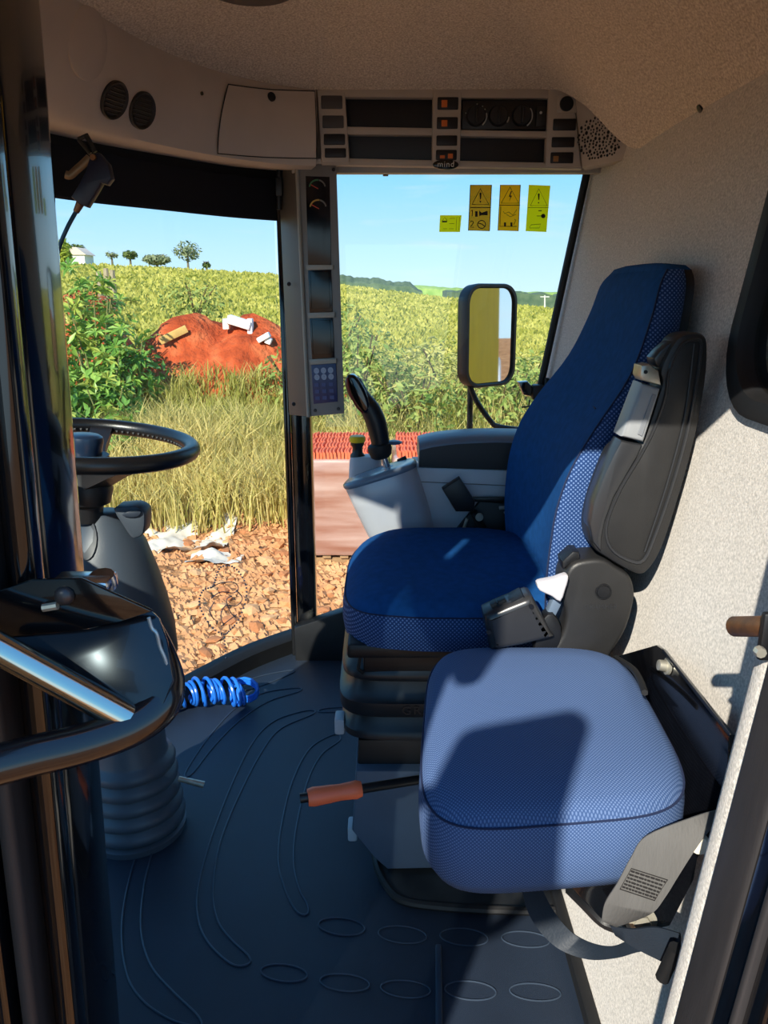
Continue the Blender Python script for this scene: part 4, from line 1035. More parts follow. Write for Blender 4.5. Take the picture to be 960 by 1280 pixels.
bg_ = Thing('blow_gun', 'dark blue air blow gun clipped under the overhead console with its hose', 'tool', at(110, 240, X=1.55))
XG = 1.62
gun_m = mat('gun_blue', (14, 20, 46), .45)
body = [(112, 193), (122, 190), (135, 205), (139, 223), (133, 231), (126, 229), (118, 243), (108, 259), (98, 255), (88, 246), (99, 228), (107, 212)]
mb = MB(); mb.prism(pa(body, XG), (.026, 0, 0), .005, 2); gb_ = bg_.part('gun_body', mb, gun_m)
mb = MB(); mb.tube(cr(pa([(112, 197), (104, 205), (96, 212), (88, 219), (82, 218)], XG+.006), 3), .004, 8, flat=2.0); bg_.part('trigger', mb, mat('trigger_tan', (120, 100, 76), .4, .5), gb_)
mb = MB(); mb.disc(at(117, 197, X=XG-.001), (-1, 0, 0), .006, .006, 14); bg_.part('pivot', mb, brass, gb_)
mb = MB(); mb.tube(pa([(107, 168), (119, 190)], XG+.01), .005, 8); mb.tube(pa([(98, 174), (113, 192)], XG+.01), .004, 8); mb.tube(pa([(98, 174), (107, 170)], XG+.01), .004, 8); bg_.part('nozzle_clip', mb, black_pl, gb_)
mb = MB(); mb.tube(pa([(101, 253), (95, 265)], XG+.012), [.0085, .006], 10); bg_.part('fitting', mb, brass, gb_)
mb = MB(); mb.tube(cr([at(96, 263, X=XG+.012), at(84, 285, X=1.62), at(74, 310, X=1.62), at(68, 340, X=1.60), at(62, 400, X=1.58), at(58, 470, X=1.58)], 6), .0042, 10); bg_.part('hose', mb, mat('hose_teal', (30, 70, 96), .4))

# ------------------------------------------------------------------ grab rail on the near pillar
gr = Thing('grab_rail', 'black tubular grab rail with a folded mounting plate at the door pillar', 'handrail', at(100, 900, X=.58))
rp_ = [at(-140, 985, X=.50), at(-40, 965, X=.515), at(40, 945, X=.53), at(110, 928, X=.545), at(165, 908, X=.56), at(198, 884, X=.575), at(209, 855, X=.59), at(204, 822, X=.60), at(190, 785, X=.61)]
rc_ = cr(rp_, 6)
mb = MB(); mb.tube(rc_, [.0165]*(len(rc_)-16)+[.0165-.0005*k for k in range(16)], 18); gr.part('rail', mb, mat('rail_paint', (26, 20, 22), .22, var=.1, vscale=20, coat=.5), smooth=80)
q1, q2, q3 = at(190, 764, X=.608), at(-60, 800, X=.600), at(150, 893, X=.560)
pn_ = (q2-q1).cross(q3-q1).normalized()
pl = [on_plane(px, py, q1, pn_) for px, py in ((-60, 790), (30, 790), (110, 786), (190, 764), (198, 772), (208, 800), (216, 850), (204, 880), (150, 896), (60, 850), (-60, 800))]
if pn_.x < 0: pn_ = -pn_
mb = MB(); mb.prism(pl, pn_*.006, .001); gp_ = gr.part('mounting_plate', mb, mat('plate_black', (12, 14, 20), .2, col2=(26, 28, 34), vscale=10, detail=8, coat=.3))
up = [at(px, py, X=.598) for px, py in ((-60, 772), (0, 738), (40, 725), (100, 723), (190, 764), (150, 778), (90, 790), (-60, 802))]
mb = MB(); mb.prism(up, (.004, 0, 0), .001); gr.part('upper_flange', mb, black_gloss, gp_)
mb = MB(); mb.sphere(at(80, 745, X=.596), (.006, .0085, .0085), 2); gr.part('bolt_head', mb, mat('bolt_dark', (70, 66, 68), .4, .6), gp_)
mb = MB(); mb.tube([at(54, 760, X=.594), at(72, 757, X=.594)], .0035, 8); gr.part('bolt_slot', mb, zinc, gp_)
for l in ([(186, 772), (190, 785), (196, 792), (200, 808), (206, 822), (211, 838)], [(152, 892), (162, 884), (178, 880), (190, 872)]):
    mb = MB(); mb.tube(cr([at(px, py, X=.583) for px, py in l], 4), .0016, 6); gr.part('weld_bead', mb, mat('weld_bright', (150, 165, 175), .3, .5), gp_)
mb = MB(); mb.box(at(105, 727, X=.62), (.03, .05, .010), bevel=.003); mb.disc(at(130, 733, X=.625), (-.3, 0, 1), .012, .012, 12); gr.part('hinge_bolt', mb, chrome, gp_)
mb = MB(); mb.tube([at(-80, 768, X=.556), at(162, 899, X=.560)], .0125, 14); sr = gr.part('strut', mb, mat('strut_steel', (206, 204, 190), .16, 1.0), label='bright polished diagonal strut')

# pin on the door jamb, window latch, exterior mirrors
pn = Thing('striker_pin', 'rusty round door striker pin on the fabric door edge', 'pin', at(945, 800, X=.63))
mb = MB(); mb.lathe([(.008, 0), (.0095, .002), (.0095, .05), (.0085, .055)], at(916, 783, X=.66), at(962, 783, X=.62)-at(916, 783, X=.66), 16); pn.part('pin', mb, brass)
mb = MB(); mb.box(at(958, 795, X=.61), (.008, .012, .045), bevel=.003); pn.part('plate', mb, black_pl)
mb = MB(); mb.disc(at(948, 813, X=.605), (-1, 0, 0), .005, .006, 8); pn.part('screw', mb, zinc)
wl = Thing('window_latch', 'black window latch on the rear edge of the side window', 'latch', at(665, 505, X=2.34))
mb = MB(); mb.box(at(672, 490, X=2.32), (.04, .035, .045), bevel=.006); wl.part('body', mb, black_pl)
mb = MB(); mb.prism(pa([(648, 478), (660, 477), (668, 486), (664, 496), (655, 494)], 2.31), (.04, 0, 0), .006); wl.part('knob', mb, black_gloss)
mb = MB(); mb.box(at(683, 488, X=2.335), (.02, .012, .075), bevel=.003); wl.part('plate', mb, black_rub)
mb = MB(); mb.tube(pa([(662, 500), (661, 508), (652, 509)], 2.32), .003, 6); wl.part('hook', mb, black_pl)
mirror_g = mat('mirror_silver', (235, 238, 240), .02, 1.0)
em = Thing('side_mirror', 'black framed rounded exterior mirror outside the side window', 'mirror', at(590, 540, X=2.85))
mc = at(613, 420, X=2.85)
# aim: incoming view ray to the vehicle's rear
inc = ray(613, 420).normalized(); outd = V((-.085, -1, -.03)).normalized(); mn = (outd-inc).normalized()
mu = V((0, 0, 1)).cross(mn).normalized(); mv = mn.cross(mu)
MW, MH = .26, .365
ro = rrect(MW, MH, .065, 8); ri = [(a*.88, b*.92) for a, b in ro]
def mring(l, off): return [mc+mu*a+mv*b+mn*off for a, b in l]
mb = MB(); mb.loft([mring(ri, 0), mring([(a*.9, b*.94) for a, b in ro], .010), mring([(a*.98, b*.985) for a, b in ro], .010), mring(ro, 0), mring([(a*.97, b*.98) for a, b in ro], -.04), mring([(a*.7, b*.8) for a, b in ro], -.065)], True, False, True); em.part('housing', mb, black_pl, smooth=50)
mb = MB(); mb.loft([mring(ri, -.001), mring([(a*.99, b*.99) for a, b in ri], .001)], True, True, True); em.part('mirror_glass', mb, mirror_g, smooth=20)
mb = MB(); mb.tube([at(588, 482, X=2.88), at(587, 545, X=2.88), at(587, 700, X=2.88)], .011, 10); em.part('post', mb, black_pl)
mb = MB(); mb.tube(cr(pa([(586, 478), (596, 502), (613, 526), (622, 533), (650, 537), (668, 537)], 2.80), 5), .010, 10); em.part('arm', mb, black_pl)
# ------------------------------------------------------------------ open door and added mirror outside the doorway, unseen, shading the seats
# the cab door, swung fully open out of view, placed for its shade
dr = MB(); H, E = V((.60, .445, 0)), V((-.20, .475, 0))
def dpt(f, z): return H.lerp(E, f)+V((0, 0, z))
ring_o = [dpt(0, -.25), dpt(1, -.25), dpt(1, 1.35), dpt(.85, 1.54), dpt(0, 1.56)]
dr.tube(ring_o, .035, 8, closed=True); dr.tube([dpt(0, .28), dpt(1, .28)], .03, 8)
door_1 = struct('door_1', dr, black_gloss, 'black framed cab door with tinted glass swung wide open out of view')
mb = MB(); mb.prism(ring_o, (0, .006, 0)); struct('pane', mb, dark_glass, '', door_1)
mb = MB(); mb.prism([dpt(0, -.25), dpt(1, -.25), dpt(1, .28), dpt(0, .28)], (0, .02, 0)); struct('lower_panel', mb, black_pl, '', door_1)
lm = Thing('seat_shade_mirror', 'added black mirror on tubular arms at the open door end, unseen seat shader', 'mirror', (-.30, .47, 1.2))  # added out of view to cast a shadow blotch on the folding seat
c0 = V((-.52, .46, 1.52))
mb = MB(); mb.box(c0, (.06, .20, .34), rot=Matrix.Rotation(.3, 3, 'Z'), bevel=.03, seg=3); lm.part('housing', mb, black_pl)
mb = MB(); mb.tube(cr([V((-.20, .475, 1.30)), V((-.32, .49, 1.42)), c0+V((0, 0, .05))], 6), .014, 10); lm.part('arm', mb, black_pl)
mb = MB(); mb.tube(cr([V((-.20, .475, 1.05)), V((-.36, .49, 1.15)), c0-V((0, 0, .12))], 6), .014, 10); lm.part('arm', mb, black_pl)

# ------------------------------------------------------------------ machine body behind the cab (seen in the mirror and through the rear window)
yb_ = Thing('machine_body', 'yellow engine hood of the machine behind the cab', 'machine', (1.45, -4, -2))
mb = MB(); mb.box((1.45, -3.6, .25), (2.0, 5.4, 2.6), bevel=.15, seg=3); yb_.part('hood', mb, mat('hood_paint', (244, 186, 30), .75, var=.05, vscale=3, spec=.1))
mb = MB(); mb.box((1.5, -1.0, 1.05), (1.0, .3, 1.5), bevel=.06, seg=3); yb_.part('spout_tower', mb, mat('tower_brown', (120, 96, 66), .5, var=.2, vscale=8))
mb = MB(); mb.box((1.45, -3.6, -1.3), (1.5, 5.0, .9), bevel=.05); yb_.part('chassis', mb, black_pl)
mb = MB(); mb.box((2.47, -3.2, -.2), (.06, 2.4, .9), bevel=.02); yb_.part('side_grille', mb, mat('grille_yellow', (200, 150, 24), .5))
mb = MB(); mb.prism([wp(1.06+a*1.0, 1.225+b, -.0185) for a, b in ((0, 0), (.07, 0), (.07, .05), (0, .05))], (0, -.001, 0)); solo('window_sticker', mb, yel, 'small yellow sticker on the rear window pane', 'sticker')

wm = Thing('cushion_shade_mirror', 'added black mirror box above the open door, unseen, shading the driver cushion', 'mirror', (-.10, .47, 1.5))  # added out of view to keep sun off the driver cushion
mb = MB(); mb.box((-.06, .47, 1.74), (.42, .05, .34), bevel=.022, seg=3); wm.part('housing', mb, black_pl)
mb = MB(); mb.tube([V((-.06, .475, 1.55)), V((-.06, .475, 1.62))], .014, 8); wm.part('arm', mb, black_pl)
wb = Thing('bulk_bag', 'white bulk bag standing behind the machine', 'bag', (2.55, -10, -2))
mb = MB(); mb.loft([[V((p.x, p.y, -2+z)) for p in quad_ring([V((2.0, -10.5, 0)), V((3.1, -10.5, 0)), V((3.1, -9.5, 0)), V((2.0, -9.5, 0))], s_, 32, 5)] for s_, z in ((.94, 0), (1.02, .3), (1.05, .9), (1.0, 1.6), (.9, 1.95), (.3, 2.0))], True, True, True); wb.part('sack', mb, mat('bag_white', (226, 226, 224), .8, var=.05, vscale=4))
for dx in (-.4, .4):
    mb = MB(); mb.tube(cr([V((2.55+dx, -9.7, -.1)), V((2.55+dx, -9.75, .35)), V((2.55+dx, -10.25, .35)), V((2.55+dx, -10.3, -.1))], 5), .03, 6); wb.part('lifting_loop', mb, MATS['bag_white'])
# ------------------------------------------------------------------ terrain
def sstep(a, b, x):
    t = min(1, max(0, (x-a)/(b-a))); return t*t*(3-2*t)
def crest(y):      # crest height at X = 100
    K = ((-70, -2.2), (-22, -1.0), (-6, .6), (5, 1.9), (14, 3.3), (27, 4.1), (40, 4.6), (80, 5.2))
    if y <= K[0][0]: return K[0][1]
    for (a, b), (c, d) in zip(K, K[1:]):
        if y <= c: return b+(d-b)*(y-a)/(c-a)
    return K[-1][1]
def ground_h(x, y):
    base = -2.0
    berm = .75*sstep(9.8, 12.5, x)*(1-sstep(17, 24, x))
    ty = y/max(x, 1)*100
    fld = (crest(ty)+2.0)*(sstep(15, 112, x)*.72+.28*min(1, max(0, (x-15)/85)))
    far = -.10*max(0, x-104)
    mnd = 0
    for cx, cy, rx, ry, h in ((15.6, 3.8, 2.0, 1.8, 2.05), (15.4, 2.65, 1.8, 1.6, 2.0), (16.2, 6.0, 1.6, 1.2, 2.05), (15.2, 1.4, 1.4, 1.2, 1.0), (14.6, 4.5, 1.5, 1.4, 1.0)):
        mnd = max(mnd, h*math.exp(-(((x-cx)/rx)**2+((y-cy)/ry)**2)*1.1))
    mnd += min(mnd, 1)*(.22*mnoise.noise(V((x*1.7, y*1.7, 7)))+.12*mnoise.noise(V((x*4.5, y*4.5, 2))))
    nzv = mnoise.noise(V((x*.35, y*.35, 0)))*.10*sstep(9, 12, x)+mnoise.noise(V((x*1.3, y*1.3, 3)))*.05
    return base+berm+fld+far+mnd+nzv*(1 if x < 40 else .8)
def grid_mesh(xs, ys, hf):
    bm = bmesh.new(); g = [[bm.verts.new((x, y, hf(x, y))) for y in ys] for x in xs]
    for i in range(len(xs)-1):
        for j in range(len(ys)-1): bm.faces.new((g[i][j], g[i+1][j], g[i+1][j+1], g[i][j+1]))
    m_ = MB(); m_.bm.free(); m_.bm = bm; return m_
xs = [-14+k*1.0 for k in range(17)]+[3.2+k*.22 for k in range(75)]; x = xs[-1]
while x < 150: x *= 1.045; xs.append(x)
ys = sorted([s*(.12+.24*k) for k in range(40) for s in (-1, 1)]+[s*9.8*1.09**k for k in range(27) for s in (-1, 1)])
# ground material: tan rubble near, red earth on the mound, crop beyond
gm = bpy.data.materials.new('ground_earth'); gm.use_nodes = True; t = gm.node_tree; b = t.nodes['Principled BSDF']
b.inputs['Roughness'].default_value = .95; b.inputs['Specular IOR Level'].default_value = .1
tcn = nd(t, 'ShaderNodeTexCoord'); n1 = nd(t, 'ShaderNodeTexNoise'); n1.inputs['Scale'].default_value = 2.2; n1.inputs['Detail'].default_value = 8
t.links.new(tcn.outputs['Object'], n1.inputs['Vector'])
def ramp(stops):
    r = nd(t, 'ShaderNodeValToRGB'); r.color_ramp.elements[0].position = stops[0][0]; r.color_ramp.elements[0].color = rgb(*stops[0][1])
    r.color_ramp.elements[1].position = stops[-1][0]; r.color_ramp.elements[1].color = rgb(*stops[-1][1])
    for p, c in stops[1:-1]: r.color_ramp.elements.new(p).color = rgb(*c)
    return r
r_tan = ramp([(.3, (112, 68, 40)), (.48, (170, 118, 76)), (.7, (194, 146, 102))])
r_red = ramp([(.3, (140, 58, 32)), (.5, (176, 78, 44)), (.7, (196, 106, 66))])
r_crop = ramp([(.25, (136, 138, 52)), (.5, (172, 168, 76)), (.75, (196, 190, 98))])
n2 = nd(t, 'ShaderNodeTexNoise'); n2.inputs['Scale'].default_value = 1.2; n2.inputs['Detail'].default_value = 10; n2.inputs['Roughness'].default_value = .7
t.links.new(tcn.outputs['Object'], n2.inputs['Vector'])
t.links.new(n1.outputs['Fac'], r_tan.inputs['Fac']); t.links.new(n1.outputs['Fac'], r_red.inputs['Fac']); t.links.new(n2.outputs['Fac'], r_crop.inputs['Fac'])
za = nd(t, 'ShaderNodeAttribute'); za.attribute_name = 'zone'; zs = nd(t, 'ShaderNodeSeparateColor'); t.links.new(za.outputs['Color'], zs.inputs[0])
m1 = nd(t, 'ShaderNodeMixRGB'); m2 = nd(t, 'ShaderNodeMixRGB')
t.links.new(zs.outputs[0], m1.inputs['Fac']); t.links.new(r_tan.outputs[0], m1.inputs['Color1']); t.links.new(r_red.outputs[0], m1.inputs['Color2'])
t.links.new(zs.outputs[1], m2.inputs['Fac']); t.links.new(m1.outputs[0], m2.inputs['Color1']); t.links.new(r_crop.outputs[0], m2.inputs['Color2'])
t.links.new(m2.outputs[0], b.inputs['Base Color'])
bp = nd(t, 'ShaderNodeBump'); bp.inputs['Strength'].default_value = .8; bp.inputs['Distance'].default_value = .12
nb = nd(t, 'ShaderNodeTexNoise'); nb.inputs['Scale'].default_value = 9; nb.inputs['Detail'].default_value = 6
t.links.new(tcn.outputs['Object'], nb.inputs['Vector']); t.links.new(nb.outputs['Fac'], bp.inputs['Height']); t.links.new(bp.outputs[0], b.inputs['Normal'])
gmb = grid_mesh(xs, ys, ground_h)
ground = struct('ground', gmb, gm, 'earth ground rising to a broad yellow green crop field', smooth=180)
ca = ground.data.color_attributes.new('zone', 'FLOAT_COLOR', 'POINT')
for i, v in enumerate(ground.data.vertices):
    x, y = v.co.x, v.co.y
    red = sstep(10.0, 11.5, x)*(1-sstep(18, 20, x))
    crop = sstep(18.5, 21, x)
    ca.data[i].color = (red, crop, 0, 1)

# far ridges
def ridge_obj(name, label, X, y0, y1, prof, col, col2, n=80, amp=.6, depth=30):
    rows = []
    for k in range(n+1):
        f = k/n; y = y0+(y1-y0)*f; h = prof(f)+mnoise.noise(V((y*.15, X, 0)))*amp+mnoise.noise(V((y*.6, X, 4)))*amp*.5
        rows.append([V((X, y, -16)), V((X, y, h*.7-.4)), V((X+depth*.25, y, h)), V((X+depth, y, h-.5)), V((X+depth, y, -16))])
    m_ = MB(); m_.loft(rows, True, True, True)
    return solo(name, m_, mat(name+'_leaf_%d' % X, col, .95, col2=col2, vscale=.35, detail=8, bump=.0), label, 'hill', smooth=60)
def zpx(py, X): return at(480, py, X=X).z
ridge_obj('tree_ridge', 'dark green wooded ridge on the horizon behind the crop', 330, 34, -16, lambda f: zpx(343, 330)*(1-.5*f*f)-(f > .9)*(f-.9)*26, (60, 80, 52), (92, 106, 74), amp=1.2)
ridge_obj('distant_hill', 'pale green distant hill with fields along the horizon', 460, 60, -150, lambda f: zpx(358, 460)+3*math.sin(f*5+1), (120, 150, 70), (150, 170, 90), amp=1.0)
ridge_obj('distant_tree_line', 'long dark tree line across the distant fields', 380, -30, -130, lambda f: zpx(364, 380)+1.4*math.sin(f*9), (62, 82, 58), (90, 104, 74), amp=1.6)

# ------------------------------------------------------------------ scattered geometry helper (blades): one mesh with a per-face-point random attribute
def blade_mesh(name, blades, m_):
    vs, fs, rn = [], [], []
    for base, tip, wd, rv, bend in blades:
        d = tip-base; s = V((wd[0], wd[1], 0)); mid = base.lerp(tip, .55)+bend
        i = len(vs)
        vs += [base-s, base+s, mid+s*.8, mid-s*.8, tip]
        fs += [(i, i+1, i+2, i+3), (i+3, i+2, i+4)]
        rn += [rv]*5
    me = bpy.data.meshes.new(name); me.from_pydata([tuple(v) for v in vs], [], fs); me.update()
    a = me.attributes.new('rnd', 'FLOAT', 'POINT'); a.data.foreach_set('value', rn)
    me.materials.append(m_)
    o = bpy.data.objects.new(name, me); COL.objects.link(o); return o
rg = random.Random(11)
grass_m = leafmat('grass_blades', (146, 150, 58), (238, 216, 146), .7, .4)
bl_ = []
def clump(x, y, h, n, spread, lean, rv0, wmul=1.0):
    z = ground_h(x, y)
    for _ in range(n):
        a = rg.uniform(0, 2*math.pi); r = rg.uniform(0, spread)
        bx_, by_ = x+math.cos(a)*r, y+math.sin(a)*r
        l = rg.uniform(.5, 1)*h; aa = rg.uniform(0, 2*math.pi); k = rg.uniform(.1, lean)*l
        tip = V((bx_+math.cos(aa)*k, by_+math.sin(aa)*k, z+l))
        w_ = rg.uniform(.006, .014)*wmul; wa = rg.uniform(0, math.pi)
        bl_.append((V((bx_, by_, z-.03)), tip, (math.cos(wa)*w_, math.sin(wa)*w_), min(1, max(0, rv0+rg.gauss(0, .18))), V((math.cos(aa)*k*-.2, math.sin(aa)*k*-.2, l*.12))))
for _ in range(1500):
    x = rg.uniform(10.1, 13.9); y = rg.uniform(-.4, 6.2)
    if x < 10.6 and rg.random() < .4: continue
    if x > 12.9 and y > 1.2 and rg.random() < .3: continue
    f = mnoise.noise(V((x*.5, y*.5, 9)))
    clump(x, y, (rg.uniform(.5, .95)+.25*f)*(1 if x < 12.4 else .7), 24, .24, .85, .5+.5*f)
for _ in range(900):
    x = rg.uniform(10.8, 16); y = rg.uniform(-7.5, .5)
    f = mnoise.noise(V((x*.5, y*.5, 9)))
    clump(x, y, rg.uniform(.6, 1.3), 20, .25, .6, .45+.5*f)
g1 = blade_mesh('tall_grass', bl_, grass_m)
g1['kind'] = 'stuff'; g1['label'] = 'tall yellow green wild grass growing between the rubble and the field'; g1['category'] = 'grass'
# crop tufts
bl_ = []
crop_m = leafmat('crop_leaves', (160, 160, 64), (214, 202, 112), .8, .4)
for _ in range(70000):
    x = 19*(5.2**rg.random()); y = rg.uniform(-.62, .52)*x
    z = ground_h(x, y); s = .14+.006*x
    h = rg.uniform(.16, .36)*(1+.004*x); aa = rg.uniform(0, math.pi); rv = min(1, max(0, .5+mnoise.noise(V((x*.25, y*.25, 1)))*.5+rg.gauss(0, .2)))
    bl_.append((V((x, y, z-.05)), V((x+rg.uniform(-.2, .2), y+rg.uniform(-.2, .2), z+h)), (math.cos(aa)*s*.35, math.sin(aa)*s*.35), rv, V((rg.uniform(-.1, .1), rg.uniform(-.1, .1), 0))))
g2 = blade_mesh('crop_field', bl_, crop_m)
g2['kind'] = 'stuff'; g2['label'] = 'broad yellow green crop covering the gently rising field'; g2['category'] = 'crop'

# ------------------------------------------------------------------ leafy shrubs: every shrub a thing with foliage and stems
def leaf_cluster(n, rx, ry, rz, size, rng, top=.0):
    vs, fs, rn = [], [], []
    for _ in range(n):
        while True:
            p = V((rng.uniform(-1, 1), rng.uniform(-1, 1), rng.uniform(-1, 1)))
            if .25 < p.length < 1: break
        c = V((p.x*rx, p.y*ry, (p.z+1)*rz))
        nrm = (p+V((rng.gauss(0, .5), rng.gauss(0, .5), rng.gauss(.4, .5)))).normalized()
        u = nrm.orthogonal().normalized(); u = Matrix.Rotation(rng.uniform(0, 6.28), 3, nrm) @ u; w_ = nrm.cross(u); s = size*rng.uniform(.6, 1.3)
        i = len(vs)
        vs += [c-u*s, c+w_*s*.38+nrm*s*.1, c+u*s, c-w_*s*.38+nrm*s*.1]; fs += [(i, i+1, i+2, i+3)]; rn += [min(1, max(0, rng.gauss(.5, .25)))]*4
    return vs, fs, rn
def shrub(name, label, x, y, rx, ry, h, n, size, m_, group, seed, stem=(90, 76, 48), z0=None):
    rng = random.Random(seed); z = ground_h(x, y) if z0 is None else z0
    T = Thing(name, label, 'plant' if h < 6 else 'tree', (x, y, z-.05), group)
    vs, fs, rn = leaf_cluster(n, rx, ry, h/2, size, rng)
    me = bpy.data.meshes.new('foliage'); me.from_pydata([tuple(v) for v in vs], [], fs); me.update()
    a = me.attributes.new('rnd', 'FLOAT', 'POINT'); a.data.foreach_set('value', rn); me.materials.append(m_)
    o = bpy.data.objects.new('foliage', me); COL.objects.link(o); o.parent = T.o
    m2_ = MB()
    for k in range(5):
        a_ = rng.uniform(0, 6.28); r_ = rng.uniform(.2, .75)
        m2_.tube(cr([T.loc, T.loc+V((math.cos(a_)*rx*r_*.3, math.sin(a_)*ry*r_*.3, h*.4)), T.loc+V((math.cos(a_)*rx*r_, math.sin(a_)*ry*r_, h*.85))], 3), [.02*h/2+.004]*4+[.012]*3, 5)
    T.part('stem', m2_, mat('stem_%d' % stem[0], stem, .9))
    return T
sh_g = leafmat('shrub_leaves', (100, 132, 58), (190, 196, 108), .6, .4)
sh_y = leafmat('shrub_leaves_yellow', (146, 156, 70), (220, 206, 130), .7, .4)
k = 0
for x, y, r_, h, m_ in ((12.6, .45, .8, 2.2, sh_g), (12.0, -.5, .8, 1.5, sh_g), (13.2, -1.2, 1.0, 1.9, sh_y), (12.3, -1.9, .8, 1.5, sh_g), (13.6, -2.4, 1.0, 1.6, sh_g), (12.8, -3.2, .9, 1.5, sh_y), (14.0, -4.0, 1.1, 1.5, sh_g), (13.0, .0, .9, 1.6, sh_y), (14.8, -.6, 1.0, 1.5, sh_y), (14.6, .9, .8, 1.7, sh_g), (13.6, 1.5, .7, 1.3, sh_g), (12.4, 1.1, .5, 1.2, sh_g), (15.0, -2.8, 1.0, 1.3, sh_y)):
    k += 1
    kind = 'green' if m_ is sh_g else 'yellowish'
    lab = {1: 'tallest leafy green shrub beside the pillar display keypad', 2: 'green shrub right behind the joystick head', 3: 'broad yellowish shrub between the joystick and the side mirror', 6: 'yellowish shrub behind the post of the side mirror', 7: 'wide green shrub beyond the window latch', 12: 'slim low green shrub at the foot of the red earth beside the black pillar'}.get(k, 'leafy %s wild shrub growing at the edge of the crop field' % kind)
    shrub('wild_shrub', lab, x, y, r_, r_*1.1, h, int(900*r_*r_*h/1.2), .07, m_, '%s shrubs at the field edge' % kind, 40+k)
# castor plants: palmate leaves, each leaf its own part
def palmate(sz, rng_):
    vs, fs = [V((0, 0, 0))], []
    for j in range(7):
        a = math.radians(-135+j*45); l = sz*(1-.05*abs(j-3)**1.5)
        d_ = V((math.sin(a), math.cos(a), 0)); s_ = V((d_.y, -d_.x, 0))
        i = len(vs)
        vs += [d_*l*.55+s_*l*.16+V((0, 0, .02)), d_*l+V((0, 0, -.10*l)), d_*l*.55-s_*l*.16+V((0, 0, .02))]
        fs.append((0, i, i+1, i+2))
    me = bpy.data.meshes.new('leaf'); me.from_pydata([tuple(v) for v in vs], [], fs); me.update()
    return me
cas = []
for i, (a, b2) in enumerate((((86, 132, 50), (126, 168, 76)), ((118, 160, 62), (164, 192, 92)), ((156, 172, 70), (196, 200, 104)))):
    m_ = leafmat('castor_leaf_%d' % i, a, b2, .4, .3); me = palmate(.24, rg)
    at_ = me.attributes.new('rnd', 'FLOAT', 'POINT'); at_.data.foreach_set('value', [.1]+[rg.random() for _ in range(len(me.vertices)-1)])
    me.materials.append(m_); cas.append(me)
rc2 = random.Random(21)
for k, (x, y, h, n) in enumerate(((12.0, 5.2, 1.5, 30), (12.6, 4.6, 1.6, 30), (13.0, 5.6, 2.1, 30), (13.4, 4.95, 2.1, 30), (12.2, 4.4, 1.1, 22), (13.8, 5.5, 2.4, 28), (13.4, 4.35, 1.3, 24), (11.5, 4.9, 1.0, 24), (11.6, 4.2, .9, 16), (14.2, 5.0, 2.0, 20))):
    z = ground_h(x, y); T = Thing('castor_plant', 'green castor plant with star shaped leaves beside the red earth pile', 'plant', (x, y, z-.05), 'castor plants by the earth pile')
    m2_ = MB()
    for q_ in range(4):
        a = rc2.uniform(0, 6.28); m2_.tube([T.loc, T.loc+V((math.cos(a)*.35, math.sin(a)*.35, h*.9))], [.025, .01], 5)
    T.part('stem', m2_, mat('castor_stem', (120, 120, 66), .8))
    vs, fs, rn = leaf_cluster(260, .62, .62, h*.46, .10, rc2)
    me = bpy.data.meshes.new('small_leaves'); me.from_pydata([tuple(v) for v in vs], [], fs); me.update()
    a_ = me.attributes.new('rnd', 'FLOAT', 'POINT'); a_.data.foreach_set('value', rn); me.materials.append(MATS['castor_leaf_%d' % (k % 2)])
    o = bpy.data.objects.new('small_leaves', me); COL.objects.link(o); o.parent = T.o; o['kind'] = 'stuff'
    for q_ in range(n):
        o = bpy.data.objects.new('leaf', rc2.choice(cas)); COL.objects.link(o); o.parent = T.o
        f = rc2.uniform(.25, 1.05); a = rc2.uniform(0, 6.28); r_ = rc2.uniform(.15, .62)*(1.1-.4*f)
        o.location = (math.cos(a)*r_, math.sin(a)*r_, h*f)
        o.rotation_euler = (rc2.uniform(-.6, .6), rc2.uniform(-.9, .1), rc2.uniform(0, 6.28)); s = rc2.uniform(.7, 1.3); o.scale = (s, s, s)
def on_ground(px, py, x0=12.0):
    d = ray(px, py); t = x0/d.x
    while t < 60:
        p = CAM+d*t
        if p.z <= ground_h(p.x, p.y): return p
        t += .02
    return CAM+d*t
# dead reddish brush, stump and debris on the pile
red_leaf = leafmat('dry_red_leaves', (150, 66, 40), (196, 110, 70), .8, .2)
shrub('dry_brush', 'rust red heap of dry leafy brush on the top of the earth pile', 16.2, 6.0, .7, .7, .6, 320, .08, red_leaf, None, 77)
shrub('pile_shrub', 'small bushy shrub on the crest of the red earth pile', 16.4, 3.9, .55, .75, 1.0, 420, .07, sh_g, None, 78)
zz = lambda px, py, X: at(px, py, X=X)
p = zz(134, 355, 16.5); mb = MB()
for dx, l in ((-.1, .55), (0, .62), (.12, .5)): mb.tube([p+V((0, dx, -.5)), p+V((0, dx*1.3, l*.5))], [.09, .05], 7)
solo('tree_stump', mb, mat('bark_grey', (150, 138, 110), .9, var=.3, vscale=5), 'split grey tree stump standing on the earth pile', 'stump')
a, b2 = on_ground(204, 432)+V((-.05, 0, .10)), on_ground(232, 420)+V((-.05, 0, .12))
mb = MB(); mb.box(a.lerp(b2, .5), (.05, .55, .14), rot=(b2-a).to_track_quat('Y', 'Z').to_matrix(), bevel=.01); solo('broken_board', mb, mat('board_tan', (206, 168, 96), .8, var=.1, vscale=6), 'tan broken board lying on the red earth slope', 'board')
c = on_ground(300, 411)+V((0, 0, .12))
mb = MB(); mb.box(c, (.3, .45, .16), rot=Matrix.Rotation(.3, 3, 'X'), bevel=.02); mb.box(c+V((0, -.2, -.08)), (.2, .1, .3), bevel=.02); mb.box(c+V((0, .25, -.03)), (.2, .12, .2), bevel=.02); solo('white_debris', mb, mat('white_scrap', (232, 230, 224), .7), 'broken white scrap panel on the crest of the red earth', 'debris')
